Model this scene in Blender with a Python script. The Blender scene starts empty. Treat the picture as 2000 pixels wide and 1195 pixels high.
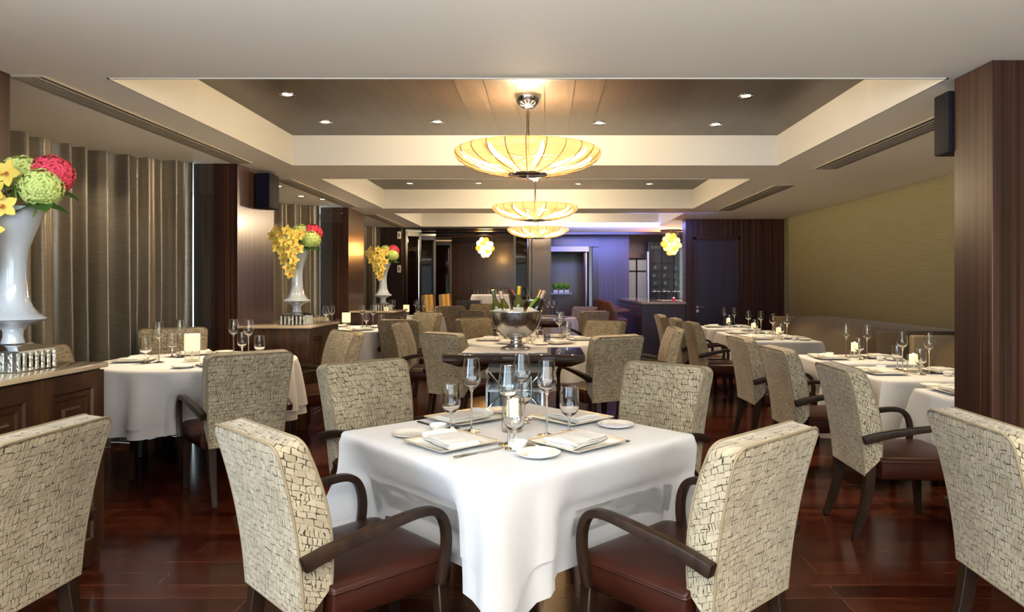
import bpy, bmesh, math, random
from mathutils import Vector, Matrix, noise as mnoise
from math import pi, sin, cos, radians as R, exp, sqrt
random.seed(7)
S = bpy.context.scene
COL = S.collection

# ---------------------------------------------------------------- camera
EYE = 1.32
cam_d = bpy.data.cameras.new('camera')
cam_d.sensor_width = 36; cam_d.lens = 24.0
cam_d.shift_x = -.032; cam_d.shift_y = -.0208
cam_d.clip_start = .05
cam = bpy.data.objects.new('camera', cam_d); COL.objects.link(cam)
cam.location = (0, 0, EYE); cam.rotation_euler = (pi/2, 0, 0)
S.camera = cam
# ---------------------------------------------------------------- exposure, world, big lights
S.view_settings.view_transform = 'Standard'; S.view_settings.look = 'None'
S.view_settings.gamma = 1; S.view_settings.exposure = 1.0
S.view_settings.use_curve_mapping = False
S.cycles.max_bounces = 10; S.cycles.transparent_max_bounces = 24
S.cycles.caustics_reflective = False; S.cycles.caustics_refractive = False
S.cycles.sample_clamp_indirect = 4.0
W = bpy.data.worlds.new('world'); S.world = W; W.use_nodes = True
bg = W.node_tree.nodes['Background']; bg.inputs[0].default_value = (.80, .92, 1, 1); bg.inputs[1].default_value = 1.6

def area(name, loc, rot, sx, sy, power, color, spread=180):
    d = bpy.data.lights.new(name, 'AREA'); d.shape = 'RECTANGLE'; d.size = sx; d.size_y = sy
    d.energy = power; d.color = color; d.spread = R(spread)
    o = bpy.data.objects.new(name, d); o.location = loc; o.rotation_euler = rot; COL.objects.link(o); return o
def point(name, loc, power, color, rad=.05):
    d = bpy.data.lights.new(name, 'POINT'); d.energy = power; d.color = color; d.shadow_soft_size = rad
    o = bpy.data.objects.new(name, d); o.location = loc; COL.objects.link(o); return o
def spot(name, loc, power, color, ang=80, blend=.6, rad=.03, rot=(0, 0, 0)):
    d = bpy.data.lights.new(name, 'SPOT'); d.energy = power; d.color = color; d.spot_size = R(ang); d.spot_blend = blend
    d.shadow_soft_size = rad
    o = bpy.data.objects.new(name, d); o.location = loc; o.rotation_euler = rot; COL.objects.link(o); return o
WARM = (1, .76, .44)
DAY = (.62, .81, 1)
# daylight through the windows behind the camera
area('daylight_window', (0.4, -2.45, 1.35), (R(90), 0, 0), 5.2, 1.7, 36, DAY)
area('daylight_side_window', (-2.66, -.5, 1.35), (R(90), 0, R(-90)), 2.6, 1.7, 76, DAY)
# added fill light, unseen behind the camera, to brighten the ceiling
area('ceiling_fill', (.2, -.5, 1.72), (R(180), 0, 0), 4.4, 1.0, 275, (1, .96, .89))

# ---------------------------------------------------------------- mesh helpers
class MB:
    def __init__(s): s.v = []; s.f = []
    def add(s, vs, fs):
        n = len(s.v); s.v += [tuple(p) for p in vs]; s.f += [tuple(i+n for i in f) for f in fs]; return s
    def box(s, x0, x1, y0, y1, z0, z1):
        return s.add([(x0,y0,z0),(x1,y0,z0),(x1,y1,z0),(x0,y1,z0),(x0,y0,z1),(x1,y0,z1),(x1,y1,z1),(x0,y1,z1)],
                     [(0,3,2,1),(4,5,6,7),(0,1,5,4),(1,2,6,5),(2,3,7,6),(3,0,4,7)])
    def bar(s, a, b, w0, h0, w1=None, h1=None):     # tapered box between two points, section along x / y
        w1 = w1 or w0; h1 = h1 or h0
        vs = []
        for p, w, h in ((a, w0, h0), (b, w1, h1)):
            for sx, sy in ((-1,-1),(1,-1),(1,1),(-1,1)): vs.append((p[0]+sx*w/2, p[1]+sy*h/2, p[2]))
        return s.add(vs, [(0,3,2,1),(4,5,6,7),(0,1,5,4),(1,2,6,5),(2,3,7,6),(3,0,4,7)])
    def rings(s, rings, cap0=True, cap1=True, closed=False):
        n = len(rings[0]); vs = [p for r in rings for p in r]; fs = []
        m = len(rings)
        for i in range(m if closed else m-1):
            for j in range(n):
                a = i*n+j; b = i*n+(j+1) % n; c = ((i+1) % m)*n+(j+1) % n; d = ((i+1) % m)*n+j
                fs.append((a, b, c, d))
        if not closed:
            if cap0: fs.append(tuple(range(n-1, -1, -1)))
            if cap1: fs.append(tuple(range((m-1)*n, m*n)))
        return s.add(vs, fs)
    def lathe(s, prof, n=24, c=(0, 0, 0), cap0=True, cap1=True):
        rs = [[(c[0]+r*cos(2*pi*j/n), c[1]+r*sin(2*pi*j/n), c[2]+z) for j in range(n)] for r, z in prof]
        return s.rings(rs, cap0, cap1)
    def tube(s, pts, r, n=8, caps=True):
        pts = [Vector(p) for p in pts]; rs = []; up = Vector((0, 0, 1)); prev = None
        for i, p in enumerate(pts):
            t = (pts[min(i+1, len(pts)-1)]-pts[max(i-1, 0)]).normalized()
            if prev is None:
                a = t.orthogonal().normalized()
            else:
                a = (prev - t*prev.dot(t)).normalized()
            prev = a; b = t.cross(a); rr = r[i] if isinstance(r, (list, tuple)) else r
            rs.append([tuple(p+a*rr*cos(2*pi*j/n)+b*rr*sin(2*pi*j/n)) for j in range(n)])
        return s.rings(rs, caps, caps)
    def strap(s, pts, side, w, th):                 # rectangular band, 'side' = width direction
        pts = [Vector(p) for p in pts]; rs = []; side = Vector(side)
        for i, p in enumerate(pts):
            t = (pts[min(i+1, len(pts)-1)]-pts[max(i-1, 0)]).normalized()
            nrm = t.cross(side).normalized()
            ww = w[i] if isinstance(w, (list, tuple)) else w; tt = th[i] if isinstance(th, (list, tuple)) else th
            rs.append([tuple(p+side*ww/2*a+nrm*tt/2*b) for a, b in ((-1,-1),(1,-1),(1,1),(-1,1))])
        return s.rings(rs)
    def prism(s, poly, axis, a0, a1):               # poly in the two other axes
        def P(u, v, w): return {'x': (w, u, v), 'y': (u, w, v), 'z': (u, v, w)}[axis]
        return s.rings([[P(u, v, a0) for u, v in poly], [P(u, v, a1) for u, v in poly]])
    def sphere(s, c, r, nu=12, nv=8, sc=(1, 1, 1)):
        rs = []
        for i in range(1, nv):
            th = pi*i/nv
            rs.append([(c[0]+sc[0]*r*sin(th)*cos(2*pi*j/nu), c[1]+sc[1]*r*sin(th)*sin(2*pi*j/nu), c[2]-sc[2]*r*cos(th)) for j in range(nu)])
        n0 = len(s.v); s.rings(rs, False, False)
        b = len(s.v); s.v += [(c[0], c[1], c[2]-sc[2]*r), (c[0], c[1], c[2]+sc[2]*r)]
        for j in range(nu):
            s.f.append((b, n0+(j+1) % nu, n0+j)); k = n0+(nv-2)*nu
            s.f.append((b+1, k+j, k+(j+1) % nu))
        return s
    def build(s, name, mat, parent=None, bev=0, seg=2, smooth=True, ang=38, M=None):
        me = bpy.data.meshes.new(name)
        bm = bmesh.new()
        vv = [bm.verts.new(p) for p in s.v]
        for f in s.f:
            try: bm.faces.new([vv[i] for i in f])
            except ValueError: pass
        bmesh.ops.remove_doubles(bm, verts=bm.verts, dist=1e-5)
        bmesh.ops.recalc_face_normals(bm, faces=bm.faces)
        if bev:
            es = [e for e in bm.edges if len(e.link_faces) == 2 and e.calc_face_angle(0) > R(32)]
            bmesh.ops.bevel(bm, geom=es, offset=bev, segments=seg, affect='EDGES', profile=.6, clamp_overlap=True)
        if M is not None: bmesh.ops.transform(bm, matrix=M, verts=bm.verts)
        bm.to_mesh(me); bm.free()
        if smooth:
            me.shade_smooth(); me.set_sharp_from_angle(angle=R(ang))
        me.materials.append(mat)
        o = bpy.data.objects.new(name, me); COL.objects.link(o)
        if parent: o.parent = parent
        return o

def tag(o, label, cat, group=None):
    o['label'] = label; o['category'] = cat
    if group: o['group'] = group
    return o
def thing(name, label=None, cat=None, loc=(0, 0, 0), rz=0, group=None):
    o = bpy.data.objects.new(name, None); o.empty_display_size = .1; COL.objects.link(o)
    o.location = loc; o.rotation_euler = (0, 0, rz)
    if label: tag(o, label, cat, group)
    return o
def struct(o): o['kind'] = 'structure'; return o
def copy_tree(o, parent=None):
    c = o.copy(); COL.objects.link(c)
    if parent: c.parent = parent
    for ch in list(o.children): copy_tree(ch, c)
    return c
PROTO = {}
def place(key, builder, loc, rz, label, cat, group=None, sc=1.0):
    """first call builds the thing itself; later calls copy it with its parts"""
    if key not in PROTO:
        o = builder(); PROTO[key] = o
    else: o = copy_tree(PROTO[key])
    o.location = loc; o.rotation_euler = (0, 0, rz); o.scale = (sc, sc, sc)
    if 'group' in o: del o['group']
    return tag(o, label, cat, group)

# ---------------------------------------------------------------- materials
def new_mat(name):
    m = bpy.data.materials.new(name); m.use_nodes = True
    nt = m.node_tree; return m, nt, nt.nodes['Principled BSDF']
def P(b, **k):
    for n, v in k.items():
        n = n.replace('_', ' ')
        b.inputs[n].default_value = (*v, 1) if isinstance(v, tuple) and len(v) == 3 else v
def mat(name, col, rough=.5, metal=0, noise=0, nscale=20, bump=0, **k):
    m, nt, b = new_mat(name); P(b, Base_Color=col, Roughness=rough, Metallic=metal, **k)
    if noise or bump:
        tc = nt.nodes.new('ShaderNodeTexCoord'); n = nt.nodes.new('ShaderNodeTexNoise'); n.inputs['Scale'].default_value = nscale
        nt.links.new(tc.outputs['Object'], n.inputs['Vector'])
        if noise:
            mx = nt.nodes.new('ShaderNodeMix'); mx.data_type = 'RGBA'
            mx.inputs['A'].default_value = (*[c*(1-noise) for c in col], 1); mx.inputs['B'].default_value = (*[min(1, c*(1+noise)) for c in col], 1)
            nt.links.new(n.outputs['Fac'], mx.inputs['Factor']); nt.links.new(mx.outputs['Result'], b.inputs['Base Color'])
        if bump:
            bp = nt.nodes.new('ShaderNodeBump'); bp.inputs['Strength'].default_value = bump; bp.inputs['Distance'].default_value = .01
            nt.links.new(n.outputs['Fac'], bp.inputs['Height']); nt.links.new(bp.outputs['Normal'], b.inputs['Normal'])
    return m
def ramp(nt, fac, stops):
    r = nt.nodes.new('ShaderNodeValToRGB'); e = r.color_ramp.elements
    while len(e) < len(stops): e.new(.5)
    for x, (p, c) in zip(e, stops): x.position = p; x.color = (*c, 1) if len(c) == 3 else c
    nt.links.new(fac, r.inputs['Fac']); return r.outputs['Color']
def coords(nt, scale, kind='Object'):
    tc = nt.nodes.new('ShaderNodeTexCoord'); mp = nt.nodes.new('ShaderNodeMapping'); mp.inputs['Scale'].default_value = scale
    nt.links.new(tc.outputs[kind], mp.inputs['Vector']); return mp.outputs['Vector']
def wood(name, stops, scale, rough=.3, det=6, coat=0, dist=0, spec=.5):
    m, nt, b = new_mat(name); P(b, Roughness=rough, Coat_Weight=coat, Coat_Roughness=.12, Specular_IOR_Level=spec)
    n = nt.nodes.new('ShaderNodeTexNoise'); n.inputs['Scale'].default_value = 1; n.inputs['Detail'].default_value = det
    n.inputs['Distortion'].default_value = dist
    nt.links.new(coords(nt, scale), n.inputs['Vector'])
    nt.links.new(ramp(nt, n.outputs['Fac'], stops), b.inputs['Base Color']); return m

def fabric_mat(name, light, dark, line):
    m, nt, b = new_mat(name); P(b, Roughness=.8, Sheen_Weight=.25, Sheen_Roughness=.4, Specular_IOR_Level=.25)
    L = nt.links.new; N = nt.nodes.new
    tc = N('ShaderNodeTexCoord'); sp = N('ShaderNodeSeparateXYZ'); L(tc.outputs['Object'], sp.inputs[0])
    def mth(op, a, bb=None):
        x = N('ShaderNodeMath'); x.operation = op
        for i, v in enumerate((a, bb)):
            if v is None: continue
            if isinstance(v, (int, float)): x.inputs[i].default_value = v
            else: L(v, x.inputs[i])
        return x.outputs[0]
    u = mth('ADD', sp.outputs[0], sp.outputs[1]); v = mth('ADD', sp.outputs[2], mth('MULTIPLY', sp.outputs[1], .45))
    cb = N('ShaderNodeCombineXYZ'); L(mth('MULTIPLY', u, 41), cb.inputs[0]); L(mth('MULTIPLY', v, 50), cb.inputs[1])
    nz = N('ShaderNodeTexNoise'); nz.inputs['Scale'].default_value = .55; nz.inputs['Detail'].default_value = 2; L(cb.outputs[0], nz.inputs['Vector'])
    ad = N('ShaderNodeMixRGB'); ad.blend_type = 'ADD'; ad.inputs[0].default_value = 1.1; L(cb.outputs[0], ad.inputs[1]); L(nz.outputs['Color'], ad.inputs[2])
    n2 = N('ShaderNodeTexNoise'); n2.inputs['Scale'].default_value = .9; n2.inputs['Detail'].default_value = 2; L(cb.outputs[0], n2.inputs['Vector'])
    mort = mth('MAXIMUM', mth('MULTIPLY', mth('SUBTRACT', n2.outputs['Fac'], .35), .34), .012)
    brs = []
    for wd, hh, of in ((1.25, .95, .37), (.62, 1.25, .5)):
        br = N('ShaderNodeTexBrick'); L(ad.outputs[0], br.inputs['Vector']); br.inputs['Scale'].default_value = 1
        br.inputs['Brick Width'].default_value = wd; br.inputs['Row Height'].default_value = hh; br.offset = of; br.offset_frequency = 2; br.squash = .7; br.squash_frequency = 3
        br.inputs['Color1'].default_value = (.1, .1, .1, 1); br.inputs['Color2'].default_value = (.9, .9, .9, 1); br.inputs['Mortar'].default_value = (.5, .5, .5, 1)
        br.inputs['Mortar Smooth'].default_value = .55; L(mort, br.inputs['Mortar Size']); brs.append(br)
    vo = N('ShaderNodeTexVoronoi'); vo.voronoi_dimensions = '2D'; vo.distance = 'CHEBYCHEV'; vo.inputs['Scale'].default_value = .42; L(cb.outputs[0], vo.inputs['Vector'])
    vc = N('ShaderNodeSeparateColor'); L(vo.outputs['Color'], vc.inputs[0]); sel = mth('GREATER_THAN', vc.outputs[0], .58)
    def pick(o):
        x = N('ShaderNodeMix'); x.data_type = 'RGBA'; L(sel, x.inputs['Factor']); L(brs[0].outputs[o], x.inputs['A']); L(brs[1].outputs[o], x.inputs['B']); return x.outputs['Result']
    ln = mth('SUBTRACT', 1, pick('Fac'))
    cell = N('ShaderNodeSeparateColor'); L(pick('Color'), cell.inputs[0])
    n3 = N('ShaderNodeTexNoise'); n3.inputs['Scale'].default_value = .16; n3.inputs['Detail'].default_value = 3; L(cb.outputs[0], n3.inputs['Vector'])
    mixf = mth('ADD', mth('MULTIPLY', cell.outputs[0], .30), mth('MULTIPLY', n3.outputs['Fac'], .75))
    base = ramp(nt, mixf, [(.2, dark), (.8, light)])
    mx = N('ShaderNodeMix'); mx.data_type = 'RGBA'; mx.inputs['A'].default_value = (*line, 1); L(base, mx.inputs['B']); L(ln, mx.inputs['Factor'])
    L(mx.outputs['Result'], b.inputs['Base Color'])
    bp = N('ShaderNodeBump'); bp.inputs['Strength'].default_value = .55; bp.inputs['Distance'].default_value = .004; L(ln, bp.inputs['Height']); L(bp.outputs[0], b.inputs['Normal'])
    return m

def thin_glass(name, tint=(.98, .985, .985), edge=.42, base=.018, rough=.015, glossy=(1, 1, 1), rim=.45):
    m = bpy.data.materials.new(name); m.use_nodes = True; nt = m.node_tree; nt.nodes.clear(); N = nt.nodes.new; L = nt.links.new
    out = N('ShaderNodeOutputMaterial'); mx = N('ShaderNodeMixShader'); t = N('ShaderNodeBsdfTransparent')
    g = N('ShaderNodeBsdfGlossy'); g.inputs['Roughness'].default_value = rough; g.inputs[0].default_value = (*glossy, 1)
    lw = N('ShaderNodeLayerWeight'); lw.inputs['Blend'].default_value = .5
    L(ramp(nt, lw.outputs['Facing'], [(.55, tint), (.97, tuple(c*rim for c in tint))]), t.inputs[0])
    p = N('ShaderNodeMath'); p.operation = 'POWER'; p.inputs[1].default_value = 3.5; L(lw.outputs['Facing'], p.inputs[0])
    mm = N('ShaderNodeMath'); mm.operation = 'MULTIPLY_ADD'; mm.inputs[1].default_value = edge; mm.inputs[2].default_value = base; L(p.outputs[0], mm.inputs[0])
    L(mm.outputs[0], mx.inputs[0]); L(t.outputs[0], mx.inputs[1]); L(g.outputs[0], mx.inputs[2]); L(mx.outputs[0], out.inputs[0]); return m
def emit(name, col, st):
    m = bpy.data.materials.new(name); m.use_nodes = True; nt = m.node_tree; nt.nodes.clear()
    o = nt.nodes.new('ShaderNodeOutputMaterial'); e = nt.nodes.new('ShaderNodeEmission'); e.inputs[0].default_value = (*col, 1); e.inputs[1].default_value = st
    nt.links.new(e.outputs[0], o.inputs[0]); return m

M = {}
M['fabric'] = fabric_mat('chair fabric', (.41, .36, .265), (.20, .162, .10), (.024, .016, .009))
M['pipe'] = mat('piping', (.20, .155, .095), .8)
M['leather'] = mat('brown leather', (.027, .0066, .0035), .34, noise=.35, nscale=9, bump=.06, Specular_IOR_Level=.2)
M['leather2'] = mat('stool leather', (.12, .038, .022), .4, noise=.3, nscale=9)
M['legwood'] = wood('dark chair wood', [(.3, (.010, .005, .003)), (.7, (.026, .013, .007))], (30, 30, 4), .38, spec=.25)
M['ebony'] = wood('ebony veneer', [(.30, (.010, .005, .004)), (.5, (.034, .013, .009)), (.62, (.062, .024, .013)), (.75, (.12, .044, .020))], (70, 70, .35), .34, coat=.0, spec=.3)
M['veneer'] = wood('striped veneer', [(.3, (.030, .014, .010)), (.55, (.075, .035, .022)), (.8, (.13, .060, .034))], (40, 40, .35), .28, coat=.25)
M['jamb'] = wood('grey veneer', [(.3, (.028, .022, .020)), (.7, (.060, .045, .040))], (50, 50, .5), .35)
M['sidewood'] = wood('sideboard wood', [(.3, (.022, .009, .005)), (.55, (.048, .020, .010)), (.8, (.080, .036, .016))], (14, 14, 1.6), .25, coat=.3, dist=.6)
M['darkwood'] = wood('near black wood', [(.3, (.010, .006, .005)), (.7, (.028, .016, .012))], (20, 20, 1), .28)
M['navywood'] = wood('dark bar front', [(.3, (.016, .014, .020)), (.7, (.038, .030, .040))], (50, 50, .5), .3)
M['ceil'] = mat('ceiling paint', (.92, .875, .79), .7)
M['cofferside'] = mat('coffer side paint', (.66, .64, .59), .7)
M['porcelain'] = mat('porcelain', (.76, .75, .70), .12, Coat_Weight=.5)
M['gold'] = mat('gilt rim', (.72, .58, .38), .3, .6)
M['linen'] = mat('table linen', (.50, .50, .515), .75, noise=.03, nscale=6, Sheen_Weight=.2)
M['napkin'] = mat('napkin linen', (.55, .54, .52), .8, bump=.15, nscale=60)
M['steel'] = mat('cutlery steel', (.70, .68, .63), .16, 1)
M['chrome'] = mat('chrome', (.78, .77, .75), .10, 1)
M['silver'] = mat('hammered silver', (.62, .61, .60), .22, 1, noise=.25, nscale=14, bump=.35)
M['mirror'] = mat('mirror', (.75, .78, .76), .04, 1)
M['etched'] = mat('etched mirror bars', (.62, .64, .60), .35, 1, bump=.9, nscale=90)
M['glass'] = mat('glass', (1, 1, 1), .0, Transmission_Weight=1.0, IOR=1.45)
M['glassy'] = thin_glass('candle glass', (.97, .97, .95), .6, .06)
M['pane'] = thin_glass('window pane', (.9, .93, .93), .5, .04)
M['darkpane'] = thin_glass('smoked pane', (.40, .36, .33), .05, .006)
M['marble'] = mat('sideboard marble', (.52, .42, .29), .08, noise=.3, nscale=7, Coat_Weight=.5)
M['opal'] = mat('opal glass', (.50, .57, .66), .06, Coat_Weight=1, Subsurface_Weight=.0)
M['black'] = mat('black plastic', (.008, .008, .012), .6, Specular_IOR_Level=.12)
M['grille'] = mat('speaker cloth', (.007, .007, .018), .9, Specular_IOR_Level=.1)
M['vent'] = mat('slot shade', (.008, .006, .005), .9)  # near black: the shade inside the slots is put into the colour
M['ventrim'] = mat('vent blade', (.40, .35, .27), .6)
M['olive'] = None
M['banq'] = mat('banquette fabric', (.13, .090, .042), .85, noise=.12, nscale=120, Sheen_Weight=.2)
M['banqlit'] = mat('banquette lit end fabric', (.21, .155, .095), .85, noise=.12, nscale=120)  # same fabric, lighter: light on the end panels is put into the colour
M['banqdark'] = mat('banquette box fabric', (.055, .036, .020), .8, noise=.2, nscale=60)
M['wax'] = mat('candle wax', (.80, .70, .50), .5, Emission_Color=(1, .70, .36), Emission_Strength=.75)
M['frost'] = mat('frosted candle shade', (.85, .74, .52), .6, Emission_Color=(1, .72, .40), Emission_Strength=.42)
M['flame'] = emit('flame', (1, .72, .34), 30)
M['bulb'] = emit('bulb', (1, .74, .40), 16)
M['downlamp'] = emit('downlight lamp', (1, .86, .62), 9)
M['green'] = mat('topiary green', (.22, .50, .03), .7, noise=.4, nscale=60, bump=.8)
M['leaf'] = mat('dark leaf', (.035, .10, .015), .45, noise=.3, nscale=20)
M['stem'] = mat('stem', (.16, .28, .05), .6)
M['orchid'] = mat('orchid petal', (.84, .66, .13), .5, noise=.18, nscale=30, Subsurface_Weight=0)
M['lip'] = mat('orchid lip', (.55, .16, .05), .5, noise=.4, nscale=60)
M['hyg'] = mat('green hydrangea', (.66, .78, .26), .65, noise=.25, nscale=18)
M['hyp'] = mat('pink hydrangea', (.84, .07, .13), .65, noise=.3, nscale=14)
M['gbottle'] = mat('green bottle', (.075, .085, .012), .08, Coat_Weight=.6)
M['dbottle'] = mat('dark bottle', (.012, .016, .010), .08, Coat_Weight=.6)
M['lgbottle'] = mat('bright green bottle', (.10, .26, .03), .08, Coat_Weight=.6)
M['foilw'] = mat('pale foil', (.62, .46, .38), .35, .3)
M['foily'] = mat('yellow foil', (.75, .48, .02), .35, .2)
M['foilp'] = mat('pink foil', (.45, .10, .11), .35, .3)
M['foilg'] = mat('gold foil', (.50, .34, .12), .3, .8)
M['paper'] = mat('label paper', (.72, .70, .62), .7)
M['cloth_grey'] = mat('folded grey napkin', (.42, .42, .44), .85)
M['white'] = mat('white paint', (.8, .78, .74), .5)
M['frostpane'] = mat('frosted door pane', (.36, .345, .27), .4)
M['bartop'] = mat('bar top stone', (.42, .30, .18), .08, Coat_Weight=.5, noise=.25, nscale=6)
M['orangefab'] = mat('striped chair gold', (.62, .36, .05), .7)
M['brownfab'] = mat('striped chair brown', (.16, .08, .025), .7)
M['ivoryfab'] = mat('striped chair ivory', (.75, .60, .28), .7)

def floor_mat():
    m, nt, b = new_mat('cherry plank floor'); L = nt.links.new; N = nt.nodes.new
    P(b, Roughness=.17, Specular_IOR_Level=.32)
    br = N('ShaderNodeTexBrick'); v = coords(nt, (1, 1, 1)); L(v, br.inputs['Vector'])
    br.inputs['Scale'].default_value = 1; br.inputs['Brick Width'].default_value = 1.25; br.inputs['Row Height'].default_value = .125
    br.inputs['Mortar Size'].default_value = .0026; br.inputs['Mortar Smooth'].default_value = .1; br.offset = .37; br.offset_frequency = 3
    br.inputs['Color1'].default_value = (.030, .0055, .0032, 1); br.inputs['Color2'].default_value = (.072, .017, .008, 1); br.inputs['Mortar'].default_value = (.11, .048, .030, 1)
    n = N('ShaderNodeTexNoise'); n.inputs['Scale'].default_value = 1; n.inputs['Detail'].default_value = 6; n.inputs['Distortion'].default_value = 1.2
    L(coords(nt, (3, 26, 3)), n.inputs['Vector'])
    c = ramp(nt, n.outputs['Fac'], [(.3, (.42, .38, .36)), (.72, (1.25, 1.25, 1.2))])
    mx = N('ShaderNodeMix'); mx.data_type = 'RGBA'; mx.blend_type = 'MULTIPLY'; mx.inputs['Factor'].default_value = 1
    L(br.outputs['Color'], mx.inputs['A']); L(c, mx.inputs['B']); L(mx.outputs['Result'], b.inputs['Base Color'])
    return m
M['floor'] = floor_mat()
def panel_mat():
    m, nt, b = new_mat('dark ceiling planks'); L = nt.links.new; N = nt.nodes.new
    P(b, Roughness=.34)
    mp = N('ShaderNodeMapping'); tc = N('ShaderNodeTexCoord'); L(tc.outputs['Object'], mp.inputs['Vector']); mp.inputs['Rotation'].default_value = (0, 0, pi/2)
    br = N('ShaderNodeTexBrick'); L(mp.outputs['Vector'], br.inputs['Vector'])
    br.inputs['Scale'].default_value = 1; br.inputs['Brick Width'].default_value = 1.7; br.inputs['Row Height'].default_value = .205
    br.inputs['Mortar Size'].default_value = .004; br.inputs['Mortar Smooth'].default_value = .1; br.offset = .5
    br.inputs['Color1'].default_value = (.042, .026, .017, 1); br.inputs['Color2'].default_value = (.056, .037, .025, 1); br.inputs['Mortar'].default_value = (.012, .008, .006, 1)
    n = N('ShaderNodeTexNoise'); n.inputs['Scale'].default_value = 1; n.inputs['Detail'].default_value = 4; L(coords(nt, (40, 3, 3)), n.inputs['Vector'])
    c = ramp(nt, n.outputs['Fac'], [(.3, (.7, .7, .7)), (.7, (1.2, 1.2, 1.2))])
    mx = N('ShaderNodeMix'); mx.data_type = 'RGBA'; mx.blend_type = 'MULTIPLY'; mx.inputs['Factor'].default_value = 1
    L(br.outputs['Color'], mx.inputs['A']); L(c, mx.inputs['B']); L(mx.outputs['Result'], b.inputs['Base Color']); return m
M['panel'] = panel_mat()
M['olive'] = wood('olive grasscloth', [(.3, (.215, .185, .088)), (.7, (.29, .25, .13))], (3, 3, 160), .75, det=3)
def curtain_mat():
    m, nt, b = new_mat('satin curtain'); P(b, Roughness=.34, Metallic=.5, Specular_IOR_Level=.6)
    n = nt.nodes.new('ShaderNodeTexNoise'); n.inputs['Scale'].default_value = 1; n.inputs['Detail'].default_value = 4
    nt.links.new(coords(nt, (8, 8, 90)), n.inputs['Vector'])
    nt.links.new(ramp(nt, n.outputs['Fac'], [(.3, (.235, .205, .160)), (.7, (.29, .255, .205))]), b.inputs['Base Color'])
    bp = nt.nodes.new('ShaderNodeBump'); bp.inputs['Strength'].default_value = .08; bp.inputs['Distance'].default_value = .004
    nt.links.new(n.outputs['Fac'], bp.inputs['Height']); nt.links.new(bp.outputs[0], b.inputs['Normal']); return m
M['curtain'] = curtain_mat()
def bowl_mat():
    m = bpy.data.materials.new('ribbed pendant glass'); m.use_nodes = True; nt = m.node_tree; nt.nodes.clear(); N = nt.nodes.new; L = nt.links.new
    out = N('ShaderNodeOutputMaterial'); tr = N('ShaderNodeBsdfTranslucent'); tr.inputs[0].default_value = (.15, .102, .052, 1)
    tp = N('ShaderNodeBsdfTransparent'); tp.inputs[0].default_value = (.85, .67, .43, 1)
    g = N('ShaderNodeBsdfGlossy'); g.inputs[0].default_value = (1, .95, .85, 1); g.inputs['Roughness'].default_value = .12
    m1 = N('ShaderNodeMixShader'); m1.inputs[0].default_value = .30; L(tr.outputs[0], m1.inputs[1]); L(tp.outputs[0], m1.inputs[2])
    m2 = N('ShaderNodeMixShader'); m2.inputs[0].default_value = .10; L(m1.outputs[0], m2.inputs[1]); L(g.outputs[0], m2.inputs[2])
    w = N('ShaderNodeTexWave'); w.wave_type = 'BANDS'; w.bands_direction = 'Z'; w.inputs['Scale'].default_value = 26; w.inputs['Distortion'].default_value = 0
    L(coords(nt, (1, 1, 1)), w.inputs['Vector'])
    bp = N('ShaderNodeBump'); bp.inputs['Strength'].default_value = .5; bp.inputs['Distance'].default_value = .004; L(w.outputs['Fac'], bp.inputs['Height'])
    for s_ in (tr, g): L(bp.outputs[0], s_.inputs['Normal'])
    L(m2.outputs[0], out.inputs[0]); return m
M['bowl'] = bowl_mat()

# ================================================================ THE ROOM
ZC, ZP = 2.41, 2.68            # soffit height, coffer panel height
XR, XL = 3.98, -2.77           # right wall, pillar line on the left
CX0, CX1 = -2.31, 2.13
COFF = [(3.60, 6.23), (7.02, 9.75), (10.40, 12.75)]
BAYS = [4.84, 8.24, 11.65]
# floor
struct(MB().box(-4.4, 4.4, -2.7, 19.2, -.1, 0).build('floor', M['floor'], smooth=False))
# soffit with three coffers
c = MB()
ys = [-2.7]
for a, b in COFF: ys += [a, b]
ys += [13.0]
for i in range(len(ys)-1):
    a, b = ys[i], ys[i+1]
    if i % 2 == 0: c.box(-4.3, 4.2, a, b, ZC, ZC+.3)
    else:
        c.box(-4.3, CX0, a, b, ZC, ZC+.3); c.box(CX1, 4.2, a, b, ZC, ZC+.3)
c.box(-.1, 4.2, 13.0, 14.1, ZC, ZC+.3)
struct(c.build('ceiling', M['ceil'], smooth=False))
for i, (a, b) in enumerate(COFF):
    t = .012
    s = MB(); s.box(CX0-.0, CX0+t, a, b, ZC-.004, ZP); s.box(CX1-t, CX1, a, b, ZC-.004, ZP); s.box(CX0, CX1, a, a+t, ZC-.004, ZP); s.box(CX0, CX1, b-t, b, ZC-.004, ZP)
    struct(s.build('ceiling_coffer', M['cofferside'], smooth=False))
    struct(MB().box(CX0, CX1, a, b, ZP, ZP+.03).build('ceiling_panel', M['panel'], smooth=False))
# right wall (olive grasscloth), wall behind the camera with a wide window, left wall by the camera
struct(MB().box(XR, XR+.15, -2.7, 11.5, 0, ZC+.3).build('wall_right', M['olive'], smooth=False))
wb = MB(); wb.box(-4.3, 4.2, -2.75, -2.6, 0, .45).box(-4.3, 4.2, -2.75, -2.6, 2.25, ZC+.3).box(-4.3, -2.3, -2.75, -2.6, .45, 2.25).box(3.1, 4.2, -2.75, -2.6, .45, 2.25)
struct(wb.build('wall_back', M['ceil'], smooth=False))
wf = MB()
for x in (-2.3, -.5, 1.3, 3.04): wf.box(x, x+.06, -2.72, -2.64, .45, 2.25)
wf.box(-2.3, 3.1, -2.72, -2.64, .45, .51).box(-2.3, 3.1, -2.72, -2.64, 2.19, 2.25)
wo = struct(wf.build('window_1', M['darkwood'], smooth=False))
MB().box(-2.25, 3.05, -2.685, -2.675, .5, 2.2).build('pane', M['pane'], wo, smooth=False)
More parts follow.
